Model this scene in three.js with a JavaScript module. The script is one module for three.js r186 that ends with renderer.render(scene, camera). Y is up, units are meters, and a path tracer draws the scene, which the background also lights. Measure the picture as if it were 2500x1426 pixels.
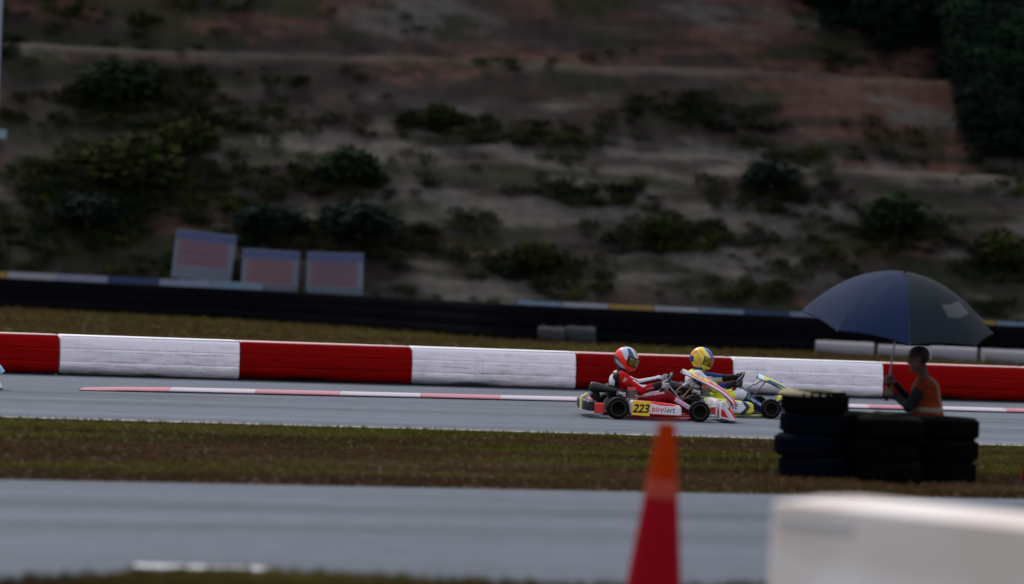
import * as THREE from 'three';
import { MarchingCubes } from 'three/addons/objects/MarchingCubes.js';
import { RoundedBoxGeometry } from 'three/addons/geometries/RoundedBoxGeometry.js';
import { mergeGeometries, mergeVertices } from 'three/addons/utils/BufferGeometryUtils.js';
import { ImprovedNoise } from 'three/addons/math/ImprovedNoise.js';

// ---------------------------------------------------------------- camera, sky, sun, exposure
const scene = new THREE.Scene();
const R = THREE.MathUtils.degToRad;
const camera = new THREE.PerspectiveCamera(11.632, 1024 / 584, 0.5, 900);   // long lens at standing eye height
camera.position.set(0, 1.75, 0);
camera.rotation.order = 'XYZ';
camera.rotation.set(-Math.atan(33 / 7000), 0, R(2.5));                       // hand-held tilt of the panning camera
camera.focus = 37.6;
camera.userData.fStop = camera.getFocalLength() / 1000 / 0.11;
const renderer = new THREE.WebGLRenderer({ antialias: true });
renderer.setSize(1024, 584);
renderer.toneMapping = THREE.LinearToneMapping;
renderer.toneMappingExposure = 1.3;
renderer.outputColorSpace = THREE.SRGBColorSpace;
renderer.shadowMap.enabled = true;
{ // bright high overcast: smooth, a little bluish, brighter towards the veiled sun behind the hill
  const W = 256, H = 128, d = new Float32Array(W * H * 4), sd = new THREE.Vector3(-0.35, 0.78, -0.62).normalize(), v = new THREE.Vector3();
  for (let j = 0; j < H; j++) for (let i = 0; i < W; i++) {
    const el = (j + 0.5) / H * Math.PI - Math.PI / 2, az = ((i + 0.5) / W - 0.5) * 2 * Math.PI;
    v.set(Math.cos(el) * Math.cos(az), Math.sin(el), Math.cos(el) * Math.sin(az));
    const up = Math.max(v.y, 0), g = Math.exp(-(1 - v.dot(sd)) * 4), b = 0.66 + 0.1 * up + 0.35 * g, k = (j * W + i) * 4;
    d[k] = b * 0.93; d[k + 1] = b * 0.985; d[k + 2] = b * 1.12; d[k + 3] = 1;
  }
  const t = new THREE.DataTexture(d, W, H, THREE.RGBAFormat, THREE.FloatType);
  t.mapping = THREE.EquirectangularReflectionMapping; t.magFilter = THREE.LinearFilter; t.minFilter = THREE.LinearFilter; t.needsUpdate = true;
  scene.background = t; scene.environment = t; scene.environmentIntensity = 1;
}
const sun = new THREE.DirectionalLight(0xfff1e0, 1.7);
sun.position.set(-0.35, 0.78, -0.62).multiplyScalar(120).add(new THREE.Vector3(0, 0, -45));
sun.target.position.set(0, 0, -45);
sun.castShadow = true; sun.shadow.radius = 20; sun.shadow.mapSize.set(2048, 2048);
Object.assign(sun.shadow.camera, { left: -60, right: 60, top: 60, bottom: -60, near: 1, far: 300 });
scene.add(sun, sun.target);

// ---------------------------------------------------------------- helpers
let seed = 20231;
const rnd = () => { seed = (seed + 0x6d2b79f5) | 0; let t = Math.imul(seed ^ (seed >>> 15), 1 | seed); t = (t + Math.imul(t ^ (t >>> 7), 61 | t)) ^ t; return ((t ^ (t >>> 14)) >>> 0) / 4294967296; };
const rr = (a, b) => a + (b - a) * rnd();
const PN = new ImprovedNoise();
const fbm = (x, y, z = 0, o = 4) => { let s = 0, a = 0.5, f = 1; for (let i = 0; i < o; i++) { s += a * PN.noise(x * f, y * f, z + i * 7.3); a *= 0.5; f *= 2.03; } return s; };
const clamp = THREE.MathUtils.clamp, smooth = THREE.MathUtils.smoothstep, lerp = THREE.MathUtils.lerp;
const V = (x, y, z) => new THREE.Vector3(x, y, z);
const used = {};
const numbered = (n) => { const k = used[n] = (used[n] ?? -1) + 1; return k ? n + '_' + String(k).padStart(3, '0') : n; };
function tag(o, label, category, group, kind) { if (label) o.userData.label = label; if (category) o.userData.category = category; if (group) o.userData.group = group; if (kind) o.userData.kind = kind; return o; }
function thing(name, label, category, pos = [0, 0, 0], turn = 0, group) { const g = new THREE.Group(); g.name = numbered(name); g.position.set(...pos); g.rotation.y = turn; scene.add(g); return tag(g, label, category, group); }
function part(name, geo, mat, parent, pos, rot) { const m = new THREE.Mesh(geo, mat); m.name = parent === scene ? numbered(name) : name; if (pos) m.position.set(...pos); if (rot) m.rotation.set(...rot); m.castShadow = m.receiveShadow = true; parent.add(m); return m; }
const copy = (o) => { const c = o.clone(); c.name = numbered(o.name.replace(/_\d{3}$/, '')); c.userData = { ...o.userData }; scene.add(c); return c; };
const M = (r, g, b, rough = 0.7, extra = {}) => new THREE.MeshPhysicalMaterial({ color: new THREE.Color().setRGB(r, g, b), roughness: rough, ...extra });
const VC = (rough = 0.9, extra = {}) => new THREE.MeshPhysicalMaterial({ specularIntensity: 0.25, color: 0xffffff, roughness: rough, vertexColors: true, ...extra });
const box = (x, y, z, cx = 0, cy = 0, cz = 0, r = 0.008) => new RoundedBoxGeometry(x, y, z, 2, Math.min(r, x / 2.1, y / 2.1, z / 2.1)).translate(cx, cy, cz);
function tube(pts, r, seg = 24, rad = 8, closed = false) { return new THREE.TubeGeometry(new THREE.CatmullRomCurve3(pts.map((p) => V(...p)), closed, 'centripetal'), seg, r, rad, closed); }
function merge(list) { return mergeGeometries(list.map((g) => { g = g.index ? g.toNonIndexed() : g; for (const k of Object.keys(g.attributes)) if (!['position', 'normal', 'uv'].includes(k)) g.deleteAttribute(k); return g; })); }
function bar(a, b, r0, r1 = r0, rad = 10) { const A = V(...a), B = V(...b), d = B.clone().sub(A), g = new THREE.CylinderGeometry(r1, r0, d.length(), rad); g.applyQuaternion(new THREE.Quaternion().setFromUnitVectors(V(0, 1, 0), d.clone().normalize())); return g.translate(...A.add(B).multiplyScalar(0.5).toArray()); }
function planarUV(g, x0, x1, y0, y1, flip = false, ax = 'x', ay = 'y') { const p = g.attributes.position, uv = new Float32Array(p.count * 2), c = { x: 'getX', y: 'getY', z: 'getZ' }; for (let i = 0; i < p.count; i++) { let u = (p[c[ax]](i) - x0) / (x1 - x0); if (flip) u = 1 - u; uv[i * 2] = u; uv[i * 2 + 1] = (p[c[ay]](i) - y0) / (y1 - y0); } g.setAttribute('uv', new THREE.BufferAttribute(uv, 2)); return g; }
function rings(list, caps = true) { // closed loops of equal length -> a skin with capped ends
  const n = list[0].length, pos = [], idx = [];
  list.forEach((l) => l.forEach((p) => pos.push(...p)));
  for (let i = 0; i < list.length - 1; i++) for (let j = 0; j < n; j++) { const a = i * n + j, b = i * n + (j + 1) % n, c = a + n, d = b + n; idx.push(a, b, c, b, d, c); }
  if (caps) for (const [k, rev] of [[0, true], [list.length - 1, false]]) {
    const c = [0, 0, 0], base = pos.length / 3; list[k].forEach((p) => p.forEach((q, i) => c[i] += q / n));
    list[k].forEach((p) => pos.push(...p)); pos.push(...c);
    for (let j = 0; j < n; j++) { const a = base + j, b = base + (j + 1) % n; rev ? idx.push(b, a, base + n) : idx.push(a, b, base + n); }
  }
  const g = new THREE.BufferGeometry(); g.setAttribute('position', new THREE.Float32BufferAttribute(pos, 3)); g.setIndex(idx);
  g.setAttribute('uv', new THREE.Float32BufferAttribute(new Float32Array(pos.length / 3 * 2), 2)); g.computeVertexNormals(); return g;
}
const loop = (n, f) => Array.from({ length: n }, (_, i) => f(i / n, i / n * Math.PI * 2));
const superEl = (a, e) => [Math.sign(Math.cos(a)) * Math.abs(Math.cos(a)) ** e, Math.sign(Math.sin(a)) * Math.abs(Math.sin(a)) ** e];
function canvasTex(w, h, draw) { const c = document.createElement('canvas'); c.width = w; c.height = h; const x = c.getContext('2d'); draw(x, w, h); const t = new THREE.CanvasTexture(c); t.colorSpace = THREE.SRGBColorSpace; t.wrapS = t.wrapT = THREE.ClampToEdgeWrapping; t.anisotropy = 8; return t; }
function poly(x, pts, fill) { x.fillStyle = fill; x.beginPath(); pts.forEach((p, i) => i ? x.lineTo(p[0], p[1]) : x.moveTo(p[0], p[1])); x.closePath(); x.fill(); }
function words(x, s, px, py, size, fill, o = {}) { x.save(); x.translate(px, py); if (o.rot) x.rotate(o.rot); x.transform(o.wide ?? 1, 0, -(o.skew ?? 0), 1, 0, 0); x.font = `${o.weight ?? 'bold'} ${size}px sans-serif`; x.textBaseline = 'middle'; x.textAlign = o.align ?? 'left'; if (o.stroke) { x.strokeStyle = o.stroke; x.lineWidth = o.lw ?? 3; x.strokeText(s, 0, 0); } x.fillStyle = fill; x.fillText(s, 0, 0); x.restore(); }
function noiseTex(n, f, rep) { const d = new Uint8Array(n * n * 4); for (let j = 0; j < n; j++) for (let i = 0; i < n; i++) { const c = f(i / n, j / n, i, j), k = (j * n + i) * 4; d[k] = clamp(c[0], 0, 1) * 255; d[k + 1] = clamp(c[1], 0, 1) * 255; d[k + 2] = clamp(c[2], 0, 1) * 255; d[k + 3] = 255; } const t = new THREE.DataTexture(d, n, n, THREE.RGBAFormat); t.wrapS = t.wrapT = THREE.RepeatWrapping; t.magFilter = THREE.LinearFilter; t.minFilter = THREE.LinearMipmapLinearFilter; t.generateMipmaps = true; t.needsUpdate = true; if (rep) t.repeat.set(rep, rep); return t; }
// periodic noise on the unit square
const tileN = (u, v, f, s) => { const a = u * 2 * Math.PI, b = v * 2 * Math.PI, r = f / (2 * Math.PI); return PN.noise(Math.cos(a) * r + s, Math.sin(a) * r + s * 1.7, Math.cos(b) * r + s * 0.3) + PN.noise(Math.sin(b) * r + s * 2.1, Math.cos(b) * r + 3.1, Math.sin(a) * r + s); };
// smooth-joined solid meshed from a distance function inside a cube
function solid(fn, c, half, res, max = 160000) {
  const mc = new MarchingCubes(res, new THREE.MeshStandardMaterial(), false, false, max); mc.isolation = 0; mc.enableUvs = mc.enableColors = false;
  const h = res / 2; let k = 0;
  for (let z = 0; z < res; z++) for (let y = 0; y < res; y++) for (let x = 0; x < res; x++) mc.field[k++] = -fn(c[0] + (x - h) / h * half, c[1] + (y - h) / h * half, c[2] + (z - h) / h * half);
  mc.update();
  const n = mc.count, g = new THREE.BufferGeometry(), p = mc.positionArray.slice(0, n * 3);
  for (let i = 0; i < n; i++) for (let j = 0; j < 3; j++) p[i * 3 + j] = p[i * 3 + j] * half + c[j];
  g.setAttribute('position', new THREE.BufferAttribute(new Float32Array(p), 3));
  const gi = mergeVertices(g, 1e-5); gi.computeVertexNormals(); 
  const nn = gi.attributes.normal, pp = gi.attributes.position; let s = 0; // face outwards
  for (let i = 0; i < Math.min(pp.count, 400); i++) { const q = Math.floor(i * pp.count / 400) % pp.count, e = 0.006; s += Math.sign(fn(pp.getX(q) + nn.getX(q) * e, pp.getY(q) + nn.getY(q) * e, pp.getZ(q) + nn.getZ(q) * e) - fn(pp.getX(q), pp.getY(q), pp.getZ(q))); }
  if (s < 0) { const ix = gi.index.array; for (let i = 0; i < ix.length; i += 3) { const t = ix[i]; ix[i] = ix[i + 1]; ix[i + 1] = t; } gi.computeVertexNormals(); }
  gi.setAttribute('uv', new THREE.Float32BufferAttribute(new Float32Array(pp.count * 2), 2));
  return gi;
}
const capsule = (px, py, pz, B) => { const [a, b, r0, r1] = B, dx = b[0] - a[0], dy = b[1] - a[1], dz = b[2] - a[2], ex = px - a[0], ey = py - a[1], ez = pz - a[2]; let t = (ex * dx + ey * dy + ez * dz) / (dx * dx + dy * dy + dz * dz + 1e-9); t = t < 0 ? 0 : t > 1 ? 1 : t; const x = ex - dx * t, y = ey - dy * t, z = ez - dz * t; B.t = t; return Math.sqrt(x * x + y * y + z * z) - (r0 + (r1 - r0) * t); };
const smin = (a, b, k) => { const h = Math.max(k - Math.abs(a - b), 0) / k; return Math.min(a, b) - h * h * k * 0.25; };
const ellip = (px, py, pz, c, r) => { const x = (px - c[0]) / r[0], y = (py - c[1]) / r[1], z = (pz - c[2]) / r[2], l = Math.sqrt(x * x + y * y + z * z); return (l - 1) * Math.min(r[0], r[1], r[2]); };
function paint(g, f) { const p = g.attributes.position, c = new Float32Array(p.count * 3); for (let i = 0; i < p.count; i++) { const q = f(p.getX(i), p.getY(i), p.getZ(i), i); c[i * 3] = q[0]; c[i * 3 + 1] = q[1]; c[i * 3 + 2] = q[2]; } g.setAttribute('color', new THREE.BufferAttribute(c, 3)); return g; }
const mixc = (a, b, t) => [a[0] + (b[0] - a[0]) * t, a[1] + (b[1] - a[1]) * t, a[2] + (b[2] - a[2]) * t];

// ---------------------------------------------------------------- ground and tracks
const soilMap = noiseTex(512, (u, v) => { const n = 0.5 + 0.42 * (tileN(u, v, 6, 1) + 0.6 * tileN(u, v, 17, 5) + 0.5 * tileN(u, v, 60, 9)) + (rnd() - 0.5) * 0.18; return [0.42 + 0.4 * n, 0.42 + 0.4 * n, 0.42 + 0.4 * n]; });
const tarMap = noiseTex(512, (u, v) => { const n = 0.84 + 0.05 * (tileN(u, v, 9, 3) + tileN(u, v, 31, 4)) + (rnd() - 0.5) * 0.22 + (rnd() < 0.02 ? 0.15 : 0); return [n, n, n]; });
const DARK_EARTH = [0.028, 0.016, 0.008], OLIVE = [0.056, 0.053, 0.008], STRAW = [0.085, 0.06, 0.028], BROWN = [0.05, 0.027, 0.012];
// the strip of turf between the two roads and the field beyond take these colours; patches are long in the mowing direction
function turf(x, z) {
  const d = -z - 0.33 * x, a = fbm(x * 0.16 + 2, d * 0.7, 3.1) * 1.5, b = fbm(x * 0.3, d * 1.6, 9.7) * 1.5, e = fbm(x * 0.22 + 7, d * 1.1, 15.2) * 1.5;
  const far = d > 29 && d < 34 ? 0.22 : d > 23 && d <= 26 ? -0.3 : d < 20 ? -0.05 + 0.35 * smooth(x, -1.6, -0.2) : 0;
  let c = mixc(BROWN, OLIVE, smooth(a + far, -0.14, 0.16));
  c = mixc(c, STRAW, smooth(b, 0.12, 0.42) * 0.5);
  c = mixc(c, DARK_EARTH, clamp(smooth(e, 0.05, 0.35) * 0.75 + (d > 23.6 && d < 24.8 ? 0.55 * smooth(d, 23.6, 24.1) * (1 - smooth(d, 24.3, 24.8)) : 0), 0, 1));
  return c;
}
function sheet(name, inside, x0, x1, nx, nz, y, colour, mat, uvs) { // a strip of ground between two lines z = a(x) and z = b(x)
  const pos = [], uv = [], col = [], idx = [];
  for (let i = 0; i <= nx; i++) for (let j = 0; j <= nz; j++) { const x = x0 + (x1 - x0) * i / nx, [a, b] = inside(x), z = a + (b - a) * j / nz; pos.push(x, typeof y === 'function' ? y(x, z) : y, z); uv.push(x / uvs, z / uvs); col.push(...colour(x, z, j / nz)); if (i && j) { const k = (i - 1) * (nz + 1) + j - 1; idx.push(k, k + nz + 1, k + 1, k + 1, k + nz + 1, k + nz + 2); } }
  const g = new THREE.BufferGeometry(); g.setAttribute('position', new THREE.Float32BufferAttribute(pos, 3)); g.setAttribute('uv', new THREE.Float32BufferAttribute(uv, 2)); g.setAttribute('color', new THREE.Float32BufferAttribute(col, 3)); g.setIndex(idx); g.computeVertexNormals();
  if (g.attributes.normal.getY(0) < 0) { g.index.array.reverse(); g.computeVertexNormals(); }
  const m = part(name, g, mat, scene); return m;
}
const soilMat = VC(0.95, { map: soilMap }), tarMat = VC(0.95, { map: tarMap, bumpMap: tarMap, bumpScale: 0.003 });
{ const far = sheet('ground', () => [60, -320], -260, 260, 180, 160, 0, (x, z) => turf(x, z), soilMat, 1.7); tag(far, null, null, null, 'structure'); }
const nearA = (x) => -16.55 - 0.3 * x + 0.32 * Math.sin(x * 1.3 + 0.6) - (x < -1.9 ? 0 : 0) + 0.5 * smooth(-x, 1.6, 3.2) * 1.2, nearB = (x) => -23.72 - 0.33 * x;
const trkA = (x) => -32.6 - 0.29 * x, trkB = (x) => -45.75 - 0.395 * x + 0.05;
const TAR = [0.118, 0.136, 0.165];
function tar(dirty) { return (x, z, t) => { const n = fbm(x * 0.1 + 3, (z + 0.33 * x) * 1.15, 5) * 0.42 + fbm(x * 0.05, (z + 0.33 * x) * 3.3, 8, 3) * 0.3 + fbm(x * 0.4, z * 0.7, 2) * 0.12; const k = (1 + n - dirty(x, z, t)); return TAR.map((c) => c * clamp(k, 0.35, 1.3)); }; }
tag(sheet('road', (x) => [nearA(x), nearB(x)], -34, 34, 300, 70, 0.004, tar((x, z, t) => 0.1 * Math.exp(-(((t - 0.72) / 0.1) ** 2)) + 0.1 * Math.exp(-(((t - 0.42) / 0.05) ** 2)) + 0.1), tarMat, 1.9), null, null, null, 'structure');
tag(sheet('race_track', (x) => [trkA(x), trkB(x)], -60, 60, 420, 90, 0.004, tar((x, z, t) => 0.14 * Math.exp(-(((t - 0.5) / 0.07) ** 2)) + 0.1 * Math.exp(-(((t - 0.3) / 0.05) ** 2)) + 0.16 * smooth(t, 0.9, 1) + 0.16 * Math.exp(-t * 40)), tarMat, 1.9), null, null, null, 'structure');
// worn pale concrete edging along the far side of the turf strip
{ const m = part('edging', (() => { const p = []; for (let x = -30; x <= 30; x += 1) p.push([x, trkA(x) + 0.05]); const top = []; p.forEach(([x, z]) => top.push([[x, 0.0, z + 0.07], [x, 0.02, z + 0.06], [x, 0.02, z - 0.06], [x, 0.0, z - 0.07]])); return rings(top); })(), M(0.24, 0.23, 0.2, 0.9), scene); tag(m, null, null, null, 'structure'); }
// a short faded white edge marking on the near side of the road
{ const m = part('edge_marking', new THREE.BoxGeometry(0.8, 0.004, 0.19, 8, 1, 1).rotateY(R(10)).translate(-1.7, 0.0085, -16.52), M(0.62, 0.62, 0.62, 0.8, { map: tarMap }), scene); tag(m, null, null, null, 'structure'); }
// low kerb of red and white segments inside the barrier
{
  const k = thing('kerb'); k.userData = { kind: 'structure' };
  const kl = (x) => -41.25 - 0.47 * x + 0.004 * x * x, mats = [M(0.34, 0.14, 0.175, 0.8), M(0.37, 0.32, 0.36, 0.8)];
  for (let i = -6; i < 22; i++) { const a = -5.7 + i * 1.12 , b = a + 1.115; if (a < -6.6) continue;
    const sec = (x) => { const z = kl(x), h = 0.05 * smooth(x, -6.6, -4.6) + 0.012; return [[x, 0.002, z + 0.3], [x, h * 0.8, z + 0.22], [x, h, z + 0.05], [x, h, z - 0.2], [x, 0.002, z - 0.24]]; };
    part('kerb_segment', rings([sec(a), sec((a + b) / 2), sec(b)]), mats[((i % 2) + 2) % 2], k); }
}

// ---------------------------------------------------------------- the cut hillside
const hillFoot = (x) => -103.5 + 0.9 * Math.sin(x * 0.13) + Math.max(0, -x - 8) * -0.1;
const PROF = [[0, 0], [1, 0.5], [9, 6.5], [11.8, 6.7], [16, 10.7], [19, 10.95], [27, 19], [31, 19.3], [42, 29], [60, 32], [120, 34]];
function prof(d, soft = 0) { if (d <= 0) return 0; if (soft && d < 14.2) return lerp(prof(d), 9 * (d / 14.2) ** 1.06, soft); for (let i = 1; i < PROF.length; i++) if (d < PROF[i][0]) { const t = (d - PROF[i - 1][0]) / (PROF[i][0] - PROF[i - 1][0]); return PROF[i - 1][1] + (PROF[i][1] - PROF[i - 1][1]) * t; } return 34; }
function hillY(x, z) { const d = hillFoot(x) - z; if (d <= 0) return -0.02; const w = smooth(d, 0, 3), e = fbm(x * 0.1, z * 0.1, 1.3) * 1.0 * w, b = Math.abs(fbm(x * 0.22, z * 0.6, 4.4)) * 0.9 * w; return prof(Math.max(0, d + e * 0.6), 0.85 * (1 - smooth(x, 4, 12))) + b * 0.22 + fbm(x * 0.4, z * 1.2, 7) * 0.28 * w - 0.05; }
const dOf = (y) => { for (let i = 1; i < PROF.length; i++) if (PROF[i][1] >= y) return lerp(PROF[i - 1][0], PROF[i][0], (y - PROF[i - 1][1]) / (PROF[i][1] - PROF[i - 1][1])); return 100; };
{
  const pos = [], col = [], uv = [], idx = [], nx = 560, nz = 190;
  const C1 = [0.027, 0.0155, 0.013], C2 = [0.027, 0.02, 0.0205], PINK = [0.088, 0.041, 0.029], GREY = [0.076, 0.068, 0.061], MOSS = [0.0115, 0.0145, 0.0035], DARK = [0.008, 0.0065, 0.0065];
  for (let i = 0; i <= nx; i++) for (let j = 0; j <= nz; j++) {
    const x = -85 + 170 * i / nx, s = j / nz, z = hillFoot(x) + 1 - 62 * (0.42 * s + 0.58 * s * s), y = hillY(x, z);
    pos.push(x, y, z); uv.push(x / 2.3, (y - z) / 3.1);
    const n1 = fbm(x * 0.11, y * 0.5, 2.2), n2 = fbm(x * 0.16 + 5, y * 0.8, 6.1), n3 = fbm(x * 0.22, y * 1.1, 11.3), n4 = fbm(x * 0.11 - 9, y * 0.5, 15);
    const m1 = n1 * 1.5 + fbm(x * 0.4, y * 1.7, 30) * 0.5, m3 = n3 * 1.5 + fbm(x * 0.55, y * 2.1, 33) * 0.5, m4 = n4 * 1.5 + fbm(x * 0.5, y * 1.6, 37) * 0.4, mid = smooth(y, 0.3, 1.5) * (1 - smooth(y, 6.2, 8.6)) * smooth(x, -12, -5);
    let c = mixc(C1, C2, smooth(n2, -0.15, 0.15));
    c = mixc(c, PINK, clamp(smooth(m4 + 0.5 * smooth(x, 8, 13) * smooth(y, 5, 7) + (y > 10 ? 0.16 : -0.1), 0.08, 0.42), 0, 1) * 0.85);
    c = mixc(c, GREY, smooth(m1 + 0.25 * mid - (y > 9 ? 0.12 : 0), 0.08, 0.36) * 0.95);
    c = mixc(c, MOSS, smooth(m3 + n2 * 0.6 + 0.32 * smooth(-x, 8, 13) + (y < 2.5 ? 0.1 : 0), 0.08, 0.3) * 0.85);
    c = mixc(c, DARK, smooth(-m3 * 0.8 - m1 * 0.6, 0.12, 0.4) * 0.8);
    const dd = hillFoot(x) - z; if ((dd > 8.6 && dd < 9.6) || (dd > 15.6 && dd < 16.8)) c = mixc(c, [0.085, 0.055, 0.043], 0.34 * smooth(fbm(x * 0.1, dd, 50) + (dd > 12 ? (x < -4 ? -0.02 : 0.2) : x > 8 ? 0.2 : -0.15), 0, 0.3));
    col.push(...c);
    if (i && j) { const k = (i - 1) * (nz + 1) + j - 1; idx.push(k, k + nz + 1, k + 1, k + 1, k + nz + 1, k + nz + 2); }
  }
  const g = new THREE.BufferGeometry(); g.setAttribute('position', new THREE.Float32BufferAttribute(pos, 3)); g.setAttribute('uv', new THREE.Float32BufferAttribute(uv, 2)); g.setAttribute('color', new THREE.Float32BufferAttribute(col, 3)); g.setIndex(idx); g.computeVertexNormals();
  if (g.attributes.normal.getY(5) < 0) { g.index.array.reverse(); g.computeVertexNormals(); }
  tag(part('hillside', g, soilMat, scene), 'bare terraced brown and grey cut hillside behind the tyre wall', null, null, 'structure');
}
// leaf clumps
function leafClump(n, r, flat, leaf) { // small bent leaf faces through an uneven crown volume
  const pos = [], idx = [];
  for (let i = 0; i < n; i++) {
    let d = V(rr(-1, 1), rr(-0.8, 1), rr(-1, 1)); if (d.length() > 1 || d.length() < 0.15) { i--; continue; }
    const lump = 0.78 + 0.45 * fbm(d.x * 1.9 + r * 9, d.y * 1.9, d.z * 1.9 + n), c = d.clone().multiplyScalar(lump * r); c.y *= flat;
    const a = V(rr(-1, 1), rr(-0.6, 0.6), rr(-1, 1)).normalize().multiplyScalar(leaf * rr(0.6, 1.3)), u = V(rr(-1, 1), rr(0, 1), rr(-1, 1)).cross(a).normalize().multiplyScalar(leaf * rr(0.35, 0.6)), k = pos.length / 3;
    for (const p of [c.clone().sub(a), c.clone().add(u), c.clone().add(a), c.clone().sub(u)]) pos.push(p.x, p.y, p.z);
    idx.push(k, k + 1, k + 2, k, k + 2, k + 3);
  }
  const g = new THREE.BufferGeometry(); g.setAttribute('position', new THREE.Float32BufferAttribute(pos, 3)); g.setIndex(idx); g.computeVertexNormals(); return g;
}
const leafMat = new THREE.MeshPhysicalMaterial({ color: 0xffffff, roughness: 1, specularIntensity: 0.15, side: THREE.DoubleSide });
function scatter(name, geo, mat, list, label, category, kind = 'stuff') { // list: [x, y, z, scale, sy, rot, colour]
  const m = new THREE.InstancedMesh(geo, mat, list.length), q = new THREE.Quaternion(), mt = new THREE.Matrix4(), c = new THREE.Color();
  list.forEach((e, i) => { q.setFromAxisAngle(V(0, 1, 0), e[5]); m.setMatrixAt(i, mt.compose(V(e[0], e[1], e[2]), q, V(e[3], e[3] * e[4], e[3]))); m.setColorAt(i, c.setRGB(...e[6])); });
  m.name = numbered(name); m.castShadow = m.receiveShadow = true; scene.add(m); return tag(m, label, category, null, kind);
}
const clump = leafClump(110, 1, 0.75, 0.15);
{ // low scrub over the slope
  const L = [];
  for (let i = 0; i < 9000; i++) {
    const x = rr(-46, 34), y = rr(0.1, 15) ** 1, d = dOf(y), z = hillFoot(x) - d, m = fbm(x * 0.17, y * 0.5, 21) + 0.22 * smooth(-x, 6, 15) - 0.15 * smooth(y, 7, 11) + (y < 1.6 ? 0.12 : 0);
    if (m < rr(0.02, 0.26)) continue;
    const g = rnd(); L.push([x, hillY(x, z) + 0.08, z, rr(0.18, 0.75), rr(0.45, 0.8), rnd() * 6, mixc([0.007, 0.012, 0.004], [0.033, 0.036, 0.006], g * g)]);
  }
  for (const [bx, by, bs] of [[-16.6, 8.3, 2.2], [-15.2, 5.6, 3], [-16.4, 3.6, 2.4], [-13.2, 6.6, 2.2], [-9.3, 3.4, 2.2], [-6.6, 6.0, 2.4], [-5.9, 3.4, 2.6], [-3.2, 7.6, 1.6], [0.8, 2.5, 2], [9.8, 5.8, 2.4], [14.4, 4.2, 2.4], [18.2, 3.2, 2.2], [5.4, 4, 2], [-19, 6, 3], [-11.5, 1.4, 2], [2.5, 6.2, 2], [7.5, 8.6, 2.4]]) for (let i = 0; i < 55; i++) { const a = rr(-1, 1), x = bx + a * bs * rr(0.3, 1.6), y = Math.max(0.1, by + rr(-1, 1) * bs * 0.42 * (1 - a * a * 0.5)), z = hillFoot(x) - dOf(y), g = rnd(); L.push([x, hillY(x, z) + 0.12, z, rr(0.25, 0.7), rr(0.45, 0.8), rnd() * 6, mixc([0.005, 0.01, 0.004], [0.022, 0.028, 0.005], g * g)]); }
  scatter('scrub', clump, leafMat, L, 'low olive scrub scattered over the cut hillside', 'scrub');
  const W = []; // the dark wood on the shoulder at the right
  const edge = (y) => y > 11 ? 15 - (y - 11) * 1.25 : y > 6.6 ? 18 - (y - 6.6) * 0.08 : 24;
  for (let i = 0; i < 19000; i++) {
    const y = 6.4 + 18 * rnd() ** 1.3, x = edge(y) + (74 - edge(y)) * rnd() ** 1.9, d = dOf(y) + rr(0, 2), z = hillFoot(x) - d;
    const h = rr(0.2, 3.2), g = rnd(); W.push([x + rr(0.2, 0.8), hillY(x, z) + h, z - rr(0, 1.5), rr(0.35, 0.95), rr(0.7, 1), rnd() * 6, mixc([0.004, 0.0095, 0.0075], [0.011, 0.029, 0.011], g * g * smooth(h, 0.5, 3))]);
  }
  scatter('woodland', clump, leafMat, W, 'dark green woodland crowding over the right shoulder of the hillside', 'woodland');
}
{ // bushes one can point to
  const fol = [0, 1, 2].map((i) => leafClump(900, 1, [0.85, 1.0, 0.7][i], 0.12)), st = merge([bar([0, -0.6, 0], [0.05, 0.4, 0], 0.06, 0.03), bar([0, -0.2, 0], [0.35, 0.5, 0.1], 0.035, 0.015), bar([0, -0.2, 0], [-0.3, 0.45, -0.15], 0.035, 0.015)]);
  const gm = [[0.011, 0.024, 0.008], [0.021, 0.028, 0.006], [0.0065, 0.0155, 0.011]].map((c) => M(...c, 1, { specularIntensity: 0.15, side: THREE.DoubleSide })), bark = M(0.05, 0.035, 0.025, 0.9);
  const spots = [
    [-16.6, 8.3, 1.9, 0, 'mid green bush high on the slope beside the thin pole at the left'], [-15.2, 5.6, 2.2, 1, 'broad olive green bush half-way up the slope near the left pole'],
    [-16.4, 3.6, 1.7, 2, 'dark blue green bush low on the slope next to the left pole'], [-13.2, 6.6, 1.4, 1, 'small olive bush on the upper left slope, right of the broad one'],
    [-9.3, 3.4, 1.5, 2, 'very dark bush straight above the leftmost leaning board'], [-6.6, 6.0, 1.5, 0, 'green bush in the middle of the slope above the gap between two boards'],
    [-5.9, 3.4, 1.8, 2, 'tall dark bush on the slope above the rightmost board'], [-3.2, 7.6, 0.9, 1, 'small yellowish bush high on the bare slope left of centre'],
    [0.8, 2.5, 1.1, 1, 'low olive bush near the slope foot at the centre'], [9.8, 5.8, 1.3, 2, 'dark round bush under the upper terrace right of centre'],
    [14.4, 4.2, 1.6, 0, 'green bush on the slope above the umbrella'], [18.2, 3.2, 1.2, 1, 'yellow green bush at the right edge of the slope'], [5.4, 4.0, 1.0, 1, 'small olive bush on pale rubble right of centre']];
  spots.forEach(([x, y, s, k, label]) => { const z = hillFoot(x) - dOf(y), t = thing('bush', label, 'bush', [x, hillY(x, z) + s * 0.4, z + 0.2], rnd() * 6, 'bushes on the hillside'); t.scale.set(s * 1.25, s * 0.66, s); part('foliage', fol[k], gm[k], t); part('stem', st, bark, t); });
}
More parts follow.
